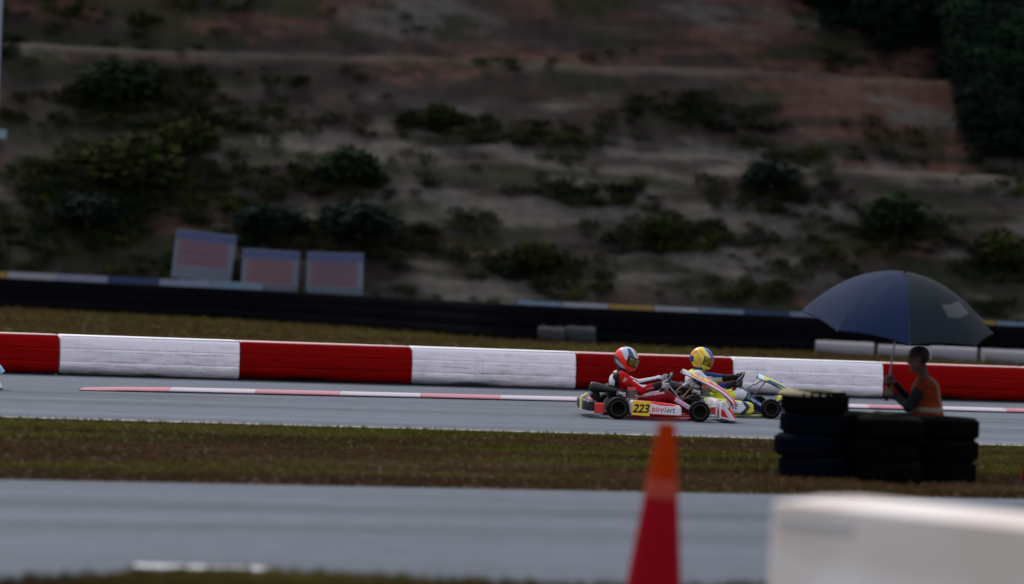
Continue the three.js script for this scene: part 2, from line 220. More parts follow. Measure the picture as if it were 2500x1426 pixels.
// grass
const blade = (() => { const pos = [], idx = []; for (let i = 0; i < 9; i++) { const a = rnd() * 6.28, r = rr(0.0, 0.05), x = Math.cos(a) * r, z = Math.sin(a) * r, h = rr(0.5, 1), w = 0.007, b = rnd() * 6.28, lx = Math.cos(b) * 0.45 * h, lz = Math.sin(b) * 0.45 * h, k = pos.length / 3; pos.push(x - w * Math.sin(b), 0, z + w * Math.cos(b), x + w * Math.sin(b), 0, z - w * Math.cos(b), x + lx * 0.06, h * 0.08, z + lz * 0.06); idx.push(k, k + 1, k + 2); } const g = new THREE.BufferGeometry(); g.setAttribute('position', new THREE.Float32BufferAttribute(pos, 3)); g.setIndex(idx); g.computeVertexNormals(); return g; })();
function grass(n, pick, size, label) { const L = []; for (let i = 0; i < n; i++) { const [x, z] = pick(); const t = turf(x, z), v = rr(0.8, 1.2); L.push([x, 0, z, rr(...size), rr(0.7, 1.2), rnd() * 6, t.map((c) => c * v * 1.62)]); } scatter('grass', blade, leafMat, L, label, 'grass'); }
grass(42000, () => { const x = rr(-8, 8.5), t = rnd(); return [x, lerp(nearB(x) - 0.03, trkA(x) + 0.12, t)]; }, [0.35, 0.75], 'short olive and brown grass on the strip between the two roads');
grass(14000, () => { const x = rr(-4, 4), t = rnd(); return [x, nearA(x) + 0.04 + t * 3 - (rnd() < 0.12 ? rr(0, 0.12) : 0)]; }, [0.5, 0.95], 'grass verge along the near edge of the road');
grass(46000, () => { const x = rr(-20, 18), t = rnd(); return [x, lerp(trkB(x) - 0.5, -104, t ** 1.2)]; }, [0.9, 1.9], 'rough dark grass between the red and white barrier and the tyre wall');

// ---------------------------------------------------------------- tyre wall, boards, pole
const dull = { specularIntensity: 0.06 };
const rubber = M(0.0022, 0.0026, 0.0036, 0.8, dull), rubber2 = M(0.0015, 0.0019, 0.0029, 0.85, dull);
function tyreGeo(R0, r, w) { const p = [[r, -w * 0.42], [r + 0.02, -w * 0.5], [R0 - 0.035, -w * 0.5], [R0 - 0.008, -w * 0.38], [R0, -w * 0.2], [R0, w * 0.2], [R0 - 0.008, w * 0.38], [R0 - 0.035, w * 0.5], [r + 0.02, w * 0.5], [r, w * 0.42], [r + 0.005, 0], [r, -w * 0.42]]; return new THREE.LatheGeometry(p.map((q) => new THREE.Vector2(...q)), 28); }
{
  const curve = new THREE.CatmullRomCurve3([[-34, 0, -106], [-20, 0, -98.4], [-12, 0, -94], [-7.1, 0, -91.3], [-3, 0, -86], [0.6, 0, -80.2], [4.2, 0, -80.4], [8.4, 0, -81.6], [14, 0, -82], [26, 0, -83]].map((p) => V(...p)), false, 'centripetal');
  const t = thing('tyre_wall', 'long black belted tyre wall between the grass and the hillside', 'tyre wall');
  const N = 140, frames = curve.getSpacedPoints(N), tan = frames.map((_, i) => frames[Math.min(i + 1, N)].clone().sub(frames[Math.max(i - 1, 0)]).normalize());
  const belt = (y0, y1, off) => rings(frames.map((p, i) => { const n = V(-tan[i].z, 0, tan[i].x), w = 0.012 * Math.sin(i * 2.1) + 0.01 * Math.sin(i * 0.9); return [[y0, off + w], [(y0 + y1) / 2, off + 0.018 + w], [y1, off + w], [y1, off - 0.03 + w], [y0, off - 0.03 + w]].map(([y, o]) => [p.x + n.x * o, y, p.z + n.z * o]); }));
  part('belt', belt(0.04, 0.36, 0.33), rubber, t); part('belt', belt(0.38, 0.7, 0.335), rubber2, t); part('belt', belt(0.72, 1.02, 0.33), rubber, t);
  const ty = tyreGeo(0.3, 0.16, 0.2), list = [], M4 = new THREE.Matrix4(), L = Math.floor(curve.getLength() / 0.61);
  for (let i = 0; i < L; i++) { const p = curve.getPointAt((i + 0.5) / L); for (let k = 0; k < 5; k++) list.push(M4.clone().makeTranslation(p.x + rr(-0.01, 0.01), 0.1 + k * 0.203 + 0.012, p.z + rr(-0.01, 0.01))); }
  const im = new THREE.InstancedMesh(ty, rubber2, list.length); list.forEach((m, i) => im.setMatrixAt(i, m)); im.name = 'stacked_tyre'; im.userData.kind = 'stuff'; t.add(im);
  // low advertising strips on posts behind the wall
  const cols = { w: M(0.2, 0.21, 0.24, 0.8), y: M(0.2, 0.13, 0.025, 0.8), b: M(0.007, 0.022, 0.07, 0.8), v: M(0.14, 0.15, 0.22, 0.8), c: M(0.1, 0.15, 0.21, 0.8) };
  function strip(name, label, a, b, z0, z1, y0, y1, seq) { const s = thing(name, label, 'banner fence', [0, 0, 0], 0, null), n = seq.length; for (let i = 0; i < n; i++) { const u = i / n, v = (i + 1) / n, xa = lerp(a, b, u), xb = lerp(a, b, v), za = lerp(z0, z1, u), zb = lerp(z0, z1, v), len = Math.hypot(xb - xa, zb - za); part('banner_panel', box(len - 0.03, y1 - y0, 0.03, 0, 0, 0, 0.006), cols[seq[i]], s, [(xa + xb) / 2, (y0 + y1) / 2, (za + zb) / 2], [0, -Math.atan2(zb - za, xb - xa), 0]); part('post', bar([0, 0, 0], [0, y1 + 0.02, 0], 0.025), cols.b, s, [xa, 0, za - 0.05]); } return s; }
  strip('banner_fence', 'low yellow, white and blue banner fence behind the far left end of the tyre wall', -21, -8.4, -99.6, -96.6, 0.8, 1.22, 'wywvbvc');
  strip('banner_fence', 'thin pale blue and yellow banner fence showing above the middle of the tyre wall', 0.15, 9.4, -82.4, -83.4, 0.78, 1.13, 'cwywcbc');
  strip('banner_fence', 'low yellow banner fence behind the tyre wall beside the umbrella at the right', 11.2, 15.6, -83.4, -83.6, 0.8, 1.12, 'yyc');
}
{ // three boards
  const face = (n) => canvasTex(256, 256, (x, w, h) => { x.fillStyle = '#c3cdf0'; x.fillRect(0, 0, w, h); x.fillStyle = '#7189dd'; x.fillRect(0, 0, w, h * 0.2); x.fillStyle = ['#cf93b6', '#d8a2ae', '#b98fb0'][n]; x.fillRect(14, h * 0.2, w - 40, h * 0.52); for (let i = 0; i < 5; i++) { x.fillStyle = i % 2 ? '#c0708c' : '#b4607c'; const y = h * (0.25 + i * 0.095); for (let k = 0, px = 34 + (i * 13 + n * 9) % 20; px < w - 60; k++) { const ww = 10 + (i * 37 + k * 23 + n * 11) % 26; x.fillRect(px, y, ww, 9); px += ww + 6; } } x.fillStyle = ['#b4c4dc', '#8f9fb2', '#7fa3c4'][n]; x.fillRect(0, h * 0.74, w, h * 0.26); });  // print, plus a blue top band that paints in the sky reflection
  const grey = M(0.2, 0.21, 0.24, 0.6), back = M(0.1, 0.12, 0.19, 0.8);
  const defs = [[-10.62, 1.2, -98.4, 2.05, 1.68, -4.5, 'leaning white and pink board, the leftmost and tallest of three behind the tyre wall'], [-8.22, 0.74, -97.2, 1.92, 1.62, -1, 'paler pink and white board standing between the other two behind the tyre wall'], [-5.97, 0.76, -96.4, 1.88, 1.6, 1, 'bluish white board with pink middle, rightmost of three behind the tyre wall']];
  defs.forEach(([x, y, z, w, h, lean, label], i) => { const t = thing('sign_board', label, 'board', [x, 0, z], R(4), 'boards behind the tyre wall'); const f = part('panel', box(w, h, 0.06, 0, 0, 0, 0.01), back, t, [0, y + h / 2, 0], [R(-6), 0, R(lean)]); part('printed_face', planarUV(new THREE.PlaneGeometry(w - 0.04, h - 0.04).translate(0, 0, 0.034), -w / 2, w / 2, -h / 2, h / 2), new THREE.MeshStandardMaterial({ map: face(i), roughness: 0.6, color: 0x6a6a6a }), f); for (const s of [-0.7, 0.7]) part('post', bar([s * w / 2, 0, -0.08], [s * w / 2, y + h * 0.8, -0.1], 0.03), grey, t); });
  const p = thing('lamp_post', 'thin tall grey pole at the far left edge before the hillside', 'pole', [-18.25, 0, -100]); part('shaft', bar([0, 0, 0], [0, 11.5, 0], 0.09, 0.06), M(0.2, 0.23, 0.28, 0.5), p); part('junction_box', box(0.42, 0.3, 0.24, 0.18, 6.0, 0.05), M(0.14, 0.2, 0.24, 0.5), p);
}
{ // pale blocks on the grass before the tyre wall
  const mats = [M(0.2, 0.195, 0.215, 0.9), M(0.022, 0.02, 0.022, 0.9), M(0.013, 0.017, 0.023, 0.9)];
  const block = (x, z, w, h, m, label) => { const t = thing('concrete_block', label, 'block', [x, 0, z], R(rr(-6, 4)), 'blocks before the tyre wall'); part('body', rings([[0, 0.02], [0.02, 0], [0.98, 0], [1, 0.02]].map(([u, i]) => [[-0.3 + i, 0.001], [0.3 - i, 0.001], [0.26 - i, h * 0.75], [0.2 - i, h - i], [-0.2 + i, h - i], [-0.26 + i, h * 0.75]].map(([zz, y]) => [(u - 0.5) * w, y, zz]))), mats[m], t); for (const s of [-0.3, 0.3]) part('lifting_loop', new THREE.TorusGeometry(0.05, 0.012, 6, 12, Math.PI).translate(s * w, h, 0), mats[2], t); };
  block(9.3, -79.6, 1.6, 0.4, 0, 'pale block on the grass seen under the left half of the umbrella'); block(10.9, -79.3, 1.4, 0.36, 0, 'pale block on the grass seen left of the marshal cap');
  block(12.1, -78.2, 1.25, 0.42, 0, 'whitish block on the grass right of the marshal head'); block(13.45, -78.0, 1.2, 0.4, 0, 'whitish block near the right edge above the red barrier');
  block(1.15, -79.3, 0.75, 0.46, 1, 'dull brown grey block against the tyre wall left of the red kart driver'); block(1.95, -79.3, 0.8, 0.5, 2, 'dull blue grey block against the tyre wall left of the red helmet');
}

// ---------------------------------------------------------------- red and white plastic barrier
{
  const prof2 = [[0.2, 0.03], [0.21, 0.19], [0.2, 0.2], [0.185, 0.205], [0.185, 0.215], [0.2, 0.225], [0.205, 0.385], [0.195, 0.395], [0.18, 0.4], [0.18, 0.41], [0.193, 0.42], [0.17, 0.545], [0.16, 0.575], [0.135, 0.592], [0, 0.6]];
  const full = [...prof2.map(([z, y]) => [z, y]), ...prof2.slice(0, -1).reverse().map(([z, y]) => [-z, y])];
  const len = 2.785, body = rings([[0, 0.03], [0.012, 0.012], [0.03, 0], [len - 0.03, 0], [len - 0.012, 0.012], [len, 0.03]].map(([x, i]) => full.map(([z, y]) => [x, y < 0.1 ? y + i * 0.3 : y - i * 0.6, z * (1 - i * 3)])));
  const grimes = [0, 1, 2].map((n) => canvasTex(1024, 256, (x, w, h) => {
    x.fillStyle = '#f4f2f4'; x.fillRect(0, 0, w, h);
    for (let i = 0; i < 260; i++) { const px = rnd() * w, py = h * (0.1 + 0.9 * rnd() ** 0.7), k = rr(0.015, 0.06); x.fillStyle = `rgba(70,64,66,${k})`; x.beginPath(); x.ellipse(px, py, rr(8, 90), rr(3, 16), rr(-0.1, 0.1), 0, 7); x.fill(); }
    for (let i = 0; i < 34; i++) { const px = rnd() * w, py = h * (0.35 + 0.62 * rnd()), l = rr(20, 190); x.strokeStyle = `rgba(24,24,34,${rr(0.08, 0.42)})`; x.lineWidth = rr(0.8, 4); x.beginPath(); x.moveTo(px, py); x.quadraticCurveTo(px + l * 0.5, py + rr(-5, 5), px + l, py + rr(-9, 9)); x.stroke(); }
    for (let i = 0; i < 16; i++) { const px = rnd() * w; x.fillStyle = `rgba(60,54,52,${rr(0.03, 0.1)})`; x.fillRect(px, h * rr(0.02, 0.4), rr(2, 7), h * rr(0.2, 0.6)); }
    if (n === 1) for (let i = 0; i < 14; i++) { x.fillStyle = 'rgba(40,66,84,0.1)'; x.beginPath(); x.ellipse(w * 0.36 + rr(-70, 70), h * 0.9 + rr(-10, 12), rr(60, 150), rr(6, 18), 0, 0, 7); x.fill(); }
    for (let i = 0; i < 60; i++) { x.fillStyle = `rgba(74,62,50,${rr(0.05, 0.13)})`; x.beginPath(); x.ellipse(rnd() * w, h * (1 - 0.08 * rnd()), rr(15, 110), rr(4, 18), 0, 0, 7); x.fill(); }
  }));
  planarUV(body, 0, 2.785, 0, 0.6);
  const white = grimes.map((map, i) => M(0.86 - 0.03 * i, 0.81 - 0.03 * i, 0.86 - 0.035 * i, 0.6, { map, specularIntensity: 0.3 })), red = grimes.map((map, i) => M(0.235 - 0.02 * i, 0.0005, 0.0007, 0.7, { map, specularIntensity: 0.08 })), dark = M(0.02, 0.018, 0.018, 0.9);
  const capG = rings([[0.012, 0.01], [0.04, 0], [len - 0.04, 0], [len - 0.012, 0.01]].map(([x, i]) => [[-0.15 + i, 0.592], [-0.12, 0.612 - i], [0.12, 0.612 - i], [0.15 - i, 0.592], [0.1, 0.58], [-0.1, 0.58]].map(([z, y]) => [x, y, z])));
  const highlightCapR = M(0.62, 0.34, 0.33, 0.5), highlightCapW = M(0.82, 0.81, 0.84, 0.5);  // pale caps: the bright highlight along the block tops, put into the colour
  const foot = merge([box(2.7, 0.06, 0.34, 1.39, 0.03, 0, 0.01)]), an = Math.atan(0.395), cs = Math.cos(an), sn = Math.sin(an);  // near-black foot stands in for the shadow gap under each block
  const where = ['outside the frame to the left', 'at the left edge of the picture', 'second from the left, with a red one either side', 'in the left half, between two white ones', 'left of the red kart, behind the empty track', 'directly behind the two drivers', 'right of the yellow helmet, behind the yellow kart front', 'right of the marshal in orange', 'at the right edge of the picture', 'beyond the right edge', 'beyond the right edge'];
  let proto = {};
  for (let i = 0; i < 11; i++) {
    const s = -10.1 - 2.8 + i * 2.8, isRed = i % 2 === 1, x = s * cs, z = -45.75 - 0.05 - s * sn;
    const t = thing('plastic_barrier', `${isRed ? 'red' : 'white'} plastic barrier block ${where[i]}`, 'barrier', [x + rr(-0.008, 0.008), 0.004, z + rr(-0.012, 0.012)], an + rr(-0.004, 0.004), 'red and white barrier blocks along the track');
    part('body', body, (isRed ? red : white)[[1, 0, 2, 1, 1, 2, 0, 1, 2, 0, 1][i]], t); part('top_highlight_cap', capG, isRed ? highlightCapR : highlightCapW, t); part('base', foot, dark, t);
  }
}

// ---------------------------------------------------------------- karts
const steel = M(0.35, 0.36, 0.38, 0.35, { metalness: 0.8 }), black = M(0.004, 0.0043, 0.005, 0.6, { specularIntensity: 0.3 }), satin = M(0.008, 0.0095, 0.013, 0.45, { specularIntensity: 0.6 }), tyreMat = M(0.003, 0.0032, 0.004, 0.75, { specularIntensity: 0.2 }), gold = M(0.04, 0.03, 0.013, 0.7);
const magnesium = M(0.004, 0.004, 0.0045, 0.7, { specularIntensity: 0.2 });
const tex = (t, rough = 0.35, e = {}) => new THREE.MeshPhysicalMaterial({ map: t, roughness: rough, color: 0xe4e4e4, specularIntensity: 0.5, ...e });
function wheelParts(parent, x, y, z, r, w) {
  const ty = new THREE.LatheGeometry([[r * 0.55, -w * 0.4], [r * 0.6, -w * 0.5], [r * 0.84, -w * 0.5], [r * 0.96, -w * 0.44], [r, -w * 0.3], [r, w * 0.3], [r * 0.96, w * 0.44], [r * 0.84, w * 0.5], [r * 0.6, w * 0.5], [r * 0.55, w * 0.4], [r * 0.55, -w * 0.4]].map((q) => new THREE.Vector2(...q)), 40).rotateX(Math.PI / 2);
  const rm = merge([new THREE.LatheGeometry([[0.001, w * 0.05], [r * 0.2, w * 0.05], [r * 0.22, w * 0.18], [r * 0.4, w * 0.1], [r * 0.5, w * 0.3], [r * 0.58, w * 0.42], [r * 0.58, -w * 0.42], [r * 0.5, -w * 0.3], [r * 0.4, -w * 0.1], [0.001, -w * 0.05]].map((q) => new THREE.Vector2(...q)), 32).rotateX(Math.PI / 2), ...loop(6, (_, a) => bar([Math.cos(a) * r * 0.12, Math.sin(a) * r * 0.12, w * 0.12], [Math.cos(a) * r * 0.46, Math.sin(a) * r * 0.46, w * 0.2], 0.01, 0.008, 6)), ...loop(3, (_, a) => new THREE.CylinderGeometry(0.007, 0.007, 0.02, 6).rotateX(Math.PI / 2).translate(Math.cos(a) * r * 0.15, Math.sin(a) * r * 0.15, w * 0.12))]);
  const g = new THREE.Group(); g.name = 'wheel'; g.position.set(x, y, z); if (z < 0) g.rotation.y = Math.PI; parent.add(g);
  part('tyre', ty, tyreMat, g); part('rim', rm, magnesium, g); part('rim_lip', new THREE.TorusGeometry(r * 0.66, 0.004, 6, 40).translate(0, 0, w * 0.5), gold, g);
}
const podShape = (side) => { const n = 24, L = []; for (const [x, y0, y1, zz] of [[0.15, 0.085, 0.215, 0.02], [0.165, 0.06, 0.245, 0.005], [0.2, 0.052, 0.252, 0], [0.42, 0.05, 0.242, 0], [0.62, 0.05, 0.226, 0], [0.74, 0.052, 0.212, 0.004], [0.79, 0.062, 0.198, 0.02], [0.812, 0.085, 0.175, 0.05]]) L.push(loop(n, (_, a) => { const [c, s] = superEl(a, 0.5), lean = 0.02 * s; return [x, (y0 + y1) / 2 + s * (y1 - y0) / 2, side * (0.53 + c * (0.095 - zz) - lean)]; })); const g = rings(L); if (side < 0) { g.index.array.reverse(); g.computeVertexNormals(); } return planarUV(g, 0.15, 0.812, 0.05, 0.252, side < 0); };
const noseShape = () => { const pr = [[1.29, 0.065], [1.288, 0.2], [1.3, 0.288], [1.33, 0.302], [1.365, 0.298], [1.405, 0.25], [1.455, 0.17], [1.515, 0.075], [1.522, 0.05], [1.5, 0.04], [1.4, 0.044], [1.33, 0.05]], L = []; for (const [z, s] of [[-0.53, 0.8], [-0.525, 0.93], [-0.5, 1], [-0.3, 1.0], [-0.12, 0.98], [0, 0.98], [0.12, 0.98], [0.3, 1.0], [0.5, 1], [0.525, 0.93], [0.53, 0.8]]) { const d = 0.05 * (1 - (z / 0.53) ** 2), dip = 0.05 * (1 - smooth(Math.abs(z), 0.12, 0.4)); L.push(pr.map(([x, y]) => [1.4 + (x - 1.4) * s + d, 0.14 + (y - 0.14) * s - dip * smooth(y, 0.1, 0.3), z])); } return planarUV(rings(L), 1.28, 1.58, 0.03, 0.31); };
const panelShape = () => { const P = new THREE.CatmullRomCurve3([[0.83, 0.655], [0.92, 0.625], [1.08, 0.56], [1.22, 0.495], [1.36, 0.42], [1.47, 0.325], [1.52, 0.26]].map(([x, y]) => V(x, y, 0)), false, 'centripetal'), L = [], n = 9; for (let i = 0; i <= 20; i++) { const t = i / 20, p = P.getPoint(t), tg = P.getTangent(t), nx = -tg.y, ny = tg.x, w = lerp(0.125, 0.145, Math.min(1, t * 2)) * (t > 0.85 ? 1 - (t - 0.85) * 1.6 : 1) * (t < 0.06 ? 0.8 : 1), ring = [], bulge = (u) => 0.055 * (1 - u * u); for (let j = 0; j < n; j++) { const u = -1 + 2 * j / (n - 1); ring.push([p.x + nx * bulge(u), p.y + ny * bulge(u), u * w]); } for (let j = n - 1; j >= 0; j--) { const u = -1 + 2 * j / (n - 1); ring.push([p.x + nx * (bulge(u) - 0.012), p.y + ny * (bulge(u) - 0.012), u * (w - 0.004)]); } L.push(ring); } const g = rings(L); const p = g.attributes.position, uv = g.attributes.uv; for (let i = 0; i < p.count; i++) uv.setXY(i, clamp((p.getX(i) - 0.82) / 0.72, 0, 1), p.getZ(i) / 0.3 + 0.5); return g; };
const seatShape = () => { const L = []; for (const [x, y, w, d] of [[-0.1, 0.4, 0.16, 0.05], [-0.095, 0.37, 0.18, 0.09], [-0.075, 0.3, 0.2, 0.13], [-0.04, 0.2, 0.2, 0.16], [0.05, 0.1, 0.2, 0.12], [0.2, 0.075, 0.19, 0.08], [0.34, 0.1, 0.17, 0.06]]) { const ring = []; for (let j = 0; j <= 10; j++) { const a = Math.PI * (j / 10), c = Math.cos(a), s = 1 - Math.sin(a); ring.push([x + d * s * 0.9, y + (x > 0 ? d * s : d * s * 0.25), c * w]); } for (let j = 10; j >= 0; j--) { const a = Math.PI * (j / 10), c = Math.cos(a), s = 1 - Math.sin(a); ring.push([x + d * s * 0.9 + (x > 0.1 ? 0 : 0.015), y + (x > 0 ? d * s : d * s * 0.25) + (x > 0 ? 0.015 : 0.004), c * (w - 0.012)]); } L.push(ring); } return rings(L); };
const GEO = { pod: { 1: podShape(1), '-1': podShape(-1) }, nose: noseShape(), panel: panelShape(), seat: seatShape(),
  frame: merge([[0.27, 1], [-0.27, 1]].flatMap(([z]) => [tube([[-0.22, 0.075, z * 0.9], [0.1, 0.06, z], [0.5, 0.05, z], [0.85, 0.055, z * 0.85], [1.05, 0.06, z * 0.55], [1.24, 0.06, z * 0.5]], 0.015)]).concat([bar([0.05, 0.06, -0.27], [0.05, 0.06, 0.27], 0.015), bar([0.62, 0.05, -0.27], [0.62, 0.05, 0.27], 0.014), bar([1.06, 0.06, -0.3], [1.06, 0.06, 0.3], 0.014), bar([-0.2, 0.075, -0.25], [-0.2, 0.075, 0.25], 0.015), bar([0.8, 0.06, -0.12], [0.72, 0.33, 0], 0.009), bar([0.8, 0.06, 0.12], [0.72, 0.33, 0], 0.009), bar([0.25, 0.07, 0.27], [0.25, 0.09, 0.56], 0.01), bar([0.7, 0.07, 0.25], [0.7, 0.09, 0.56], 0.01), bar([0.25, 0.07, -0.27], [0.25, 0.09, -0.56], 0.01), bar([0.7, 0.07, -0.25], [0.7, 0.09, -0.56], 0.01)])) };
function makeKart(name, label, pos, turn, cfg) {
  const k = thing(name, label, 'kart', pos, turn); k.scale.setScalar(1.02);
  part('chassis_frame', GEO.frame, cfg.frame, k);
  part('floor_tray', box(0.86, 0.008, 0.5, 0.72, 0.036, 0, 0.003), steel, k);
  part('side_rail', tube([[0.12, 0.035, 0.5], [0.4, 0.03, 0.56], [0.9, 0.032, 0.5], [1.0, 0.035, 0.42]], 0.014), cfg.rail, k);
  for (const s of [1, -1]) {
    const p = part('side_pod', GEO.pod[s], cfg.pod, k);
    if (cfg.plate) { const g = planarUV(rings([[0.626, 0], [0.632, 0.003]].map(([z, i]) => [[0.172 + i, 0.062 + i], [0.4 - i, 0.054 + i], [0.418 - i, 0.238 - i], [0.185 + i, 0.246 - i]].map(([x, y]) => [x, y, s * (z - (y - 0.15) * 0.16)]))), 0.172, 0.418, 0.054, 0.246, s < 0); if (s < 0) { g.index.array.reverse(); g.computeVertexNormals(); } part('number_plate', g, cfg.plate, p); }
  }
  part('nose_bumper', GEO.nose, cfg.nose, k, [0.01, -0.02, 0]); for (const s of [1, -1]) part('nose_bracket', merge([bar([1.08, 0.165, 0.28 * s], [1.3, 0.205, 0.42 * s], 0.009), bar([1.08, 0.07, 0.27 * s], [1.28, 0.08, 0.42 * s], 0.01), bar([1.28, 0.07, 0.42 * s], [1.285, 0.28, 0.44 * s], 0.014)]), cfg.silver, k);
  part('front_panel', GEO.panel, cfg.panel, k, cfg.panelAt ?? [0.045, -0.055, 0]); part('panel_bracket', merge([bar([0.9, 0.28, 0], [1.08, 0.5, 0], 0.008), bar([0.8, 0.36, 0.04], [0.93, 0.47, 0.05], 0.007)]), cfg.bracket, k);
  part('dash_pad', box(0.15, 0.035, 0.12, 0, 0, 0, 0.015), M(0.3, 0.3, 0.31, 0.4), k, [0.95, 0.475, 0.05], [0, 0, R(38)]);
  part('seat', GEO.seat, black, k);
  const sw = new THREE.Group(); sw.name = 'steering_wheel'; sw.position.set(0.685, 0.468, 0); sw.rotation.z = R(60); sw.rotation.order = 'ZYX'; k.add(sw); // its plane: z and (sin 30, cos 30)
  part('wheel_rim', new THREE.TorusGeometry(0.13, 0.02, 10, 40).rotateX(Math.PI / 2), satin, sw); part('hub', merge([new THREE.CylinderGeometry(0.04, 0.045, 0.03, 16), ...[0.3, 2.4, 4.5].map((a) => bar([0, 0, 0], [Math.cos(a) * 0.13, 0, Math.sin(a) * 0.13], 0.011, 0.009, 6))]), steel, sw);
  if (cfg.grip) part('grip_sleeve', new THREE.TorusGeometry(0.13, 0.0225, 10, 12, 0.8).rotateX(Math.PI / 2).rotateY(-Math.PI + 0.4), cfg.grip, sw);
  part('steering_column', bar([0.685, 0.465, 0], [1.02, 0.09, 0], 0.011), steel, k);
  part('rear_axle', bar([0, 0.14, -0.57], [0, 0.14, 0.57], 0.025), magnesium, k); part('brake_disc', new THREE.CylinderGeometry(0.1, 0.1, 0.012, 28).rotateX(Math.PI / 2).translate(0, 0.14, -0.2), steel, k);
  wheelParts(k, 0, 0.14, 0.56, 0.14, 0.2); wheelParts(k, 0, 0.14, -0.56, 0.14, 0.2); wheelParts(k, 1.05, 0.132, 0.5, 0.132, 0.13); wheelParts(k, 1.05, 0.132, -0.5, 0.132, 0.13);
  // rear bumper with its end blocks
  const rb = rings([[-0.56, 0.8], [-0.54, 1], [0, 1], [0.54, 1], [0.56, 0.8]].map(([z, s]) => loop(16, (_, a) => { const [c, q] = superEl(a, 0.45); return [-0.32 - 0.045 * (1 - (z / 0.56) ** 2) + c * 0.075 * s, 0.155 + q * 0.065 * s, z]; })));
  const bumper = part('rear_bumper', rb, satin, k); part('bumper_end', box(0.12, 0.13, 0.1, -0.235, 0.13, 0.575, 0.015), cfg.block, bumper); part('bumper_end', box(0.12, 0.13, 0.1, -0.235, 0.13, -0.575, 0.015), cfg.block, bumper);
  part('rear_plate', merge([box(0.022, 0.16, 0.1, -0.45, 0.17, 0.42, 0.006), bar([-0.45, 0.25, 0.42], [-0.37, 0.3, 0.42], 0.018)]), cfg.rear, bumper);
  // engine on the right, exhaust behind the seat
  const en = part('engine', merge([box(0.16, 0.13, 0.13, 0.2, 0.2, 0.31, 0.02), ...[0, 1, 2, 3, 4].map((i) => box(0.125, 0.008, 0.13, 0.205, 0.275 + i * 0.02, 0.3, 0.003)), new THREE.CylinderGeometry(0.04, 0.045, 0.12, 16).translate(0.205, 0.32, 0.3)]), M(0.16, 0.155, 0.15, 0.5, { metalness: 0.5 }), k);
  part('cylinder_head', new THREE.CylinderGeometry(0.055, 0.06, 0.035, 20).translate(0.205, 0.385, 0.3), cfg.head, en); part('spark_cap', bar([0.205, 0.4, 0.3], [0.17, 0.43, 0.32], 0.012, 0.016), black, en); part('carburettor', merge([box(0.06, 0.06, 0.06, 0.1, 0.3, 0.32, 0.01), bar([0.1, 0.3, 0.32], [0.02, 0.32, 0.36], 0.028, 0.03)]), steel, en);
  part('exhaust', new THREE.LatheGeometry([[0.001, -0.02], [0.05, -0.015], [0.062, 0.005], [0.066, 0.05], [0.06, 0.11], [0.043, 0.22], [0.03, 0.36], [0.024, 0.5], [0.001, 0.505]].map((q) => new THREE.Vector2(...q)), 24), satin, k, [-0.315, 0.385, 0.27], [0, 0, R(-97)]);
  part('silencer', merge([new THREE.CylinderGeometry(0.055, 0.055, 0.26, 18).rotateX(Math.PI / 2).translate(-0.24, 0.27, 0.12), bar([-0.27, 0.36, 0.27], [-0.24, 0.2, 0.27], 0.03, 0.035)]), black, k);
  part('radiator', box(0.05, 0.3, 0.2, 0.02, 0.26, -0.4, 0.012).rotateZ(R(6)), black, k); part('fuel_tank', box(0.24, 0.17, 0.2, 0.66, 0.135, 0, 0.04), M(0.12, 0.12, 0.11, 0.45), k);
  for (const z of [0.16, -0.16]) part('pedal', bar([1.2, 0.06, z], [1.17, 0.26, z], 0.009), steel, k);
  return k;
}
// driver in kart coordinates
const J = { pelvis: [0.1, 0.22, 0], hip: 0.11, chest: [0.05, 0.5, 0], neck: [0.11, 0.63, 0] };
function driverSkeleton(farElbow) {
  const B = [];
  const add = (tagName, a, b, r0, r1, side = 0) => { const q = [a, b, r0, r1]; q.tag = tagName; q.side = side; B.push(q); };
  add('torso', [0.1, 0.22, 0.07], [0.06, 0.48, 0.085], 0.115, 0.112); add('torso', [0.1, 0.22, -0.07], [0.06, 0.48, -0.085], 0.115, 0.112); add('torso', [0.055, 0.5, -0.12], [0.055, 0.5, 0.12], 0.092, 0.092); add('collar', [0.07, 0.52, 0], [0.12, 0.68, 0], 0.075, 0.062); add('head', [0.13, 0.74, 0], [0.14, 0.83, 0], 0.08, 0.085);
  for (const s of [1, -1]) {
    const sh = [0.07, 0.545, 0.19 * s], el = s > 0 ? [0.305, 0.395, 0.25] : farElbow, wr = s > 0 ? [0.57, 0.465, 0.145] : [0.6, 0.535, -0.145], ha = s > 0 ? [0.615, 0.475, 0.135] : [0.65, 0.545, -0.135];
    add('shoulder', [0.06, 0.53, 0.13 * s], sh, 0.088, 0.078, s); add('upper', sh, el, 0.08, 0.06, s); add('fore', el, wr, 0.06, 0.041, s); add('wrist', wr, ha, 0.036, 0.03, s);
    const hp = [0.14, 0.205, 0.1 * s], kn = [0.665, 0.325, 0.2 * s], an = [1.04, 0.125, 0.15 * s], to = [1.17, 0.225, 0.15 * s];
    add('thigh', hp, kn, 0.105, 0.066, s); add('shin', kn, an, 0.068, 0.043, s); add('foot', [1.035, 0.095, 0.15 * s], to, 0.043, 0.03, s);
  }
  return B;
}
function figure(B, centre, half, res, k = 0.035) {
  const f = (x, y, z) => { let d = 9; for (const b of B) d = smin(d, capsule(x, y, z, b), k); return d; };
  const g = solid(f, centre, half, res), p = g.attributes.position, near = [];
  for (let i = 0; i < p.count; i++) { let best = 9, w = null, t = 0; for (const b of B) { const d = capsule(p.getX(i), p.getY(i), p.getZ(i), b); if (d < best) { best = d; w = b; t = b.t; } } near.push([w, t]); }
  return { g, near };
}
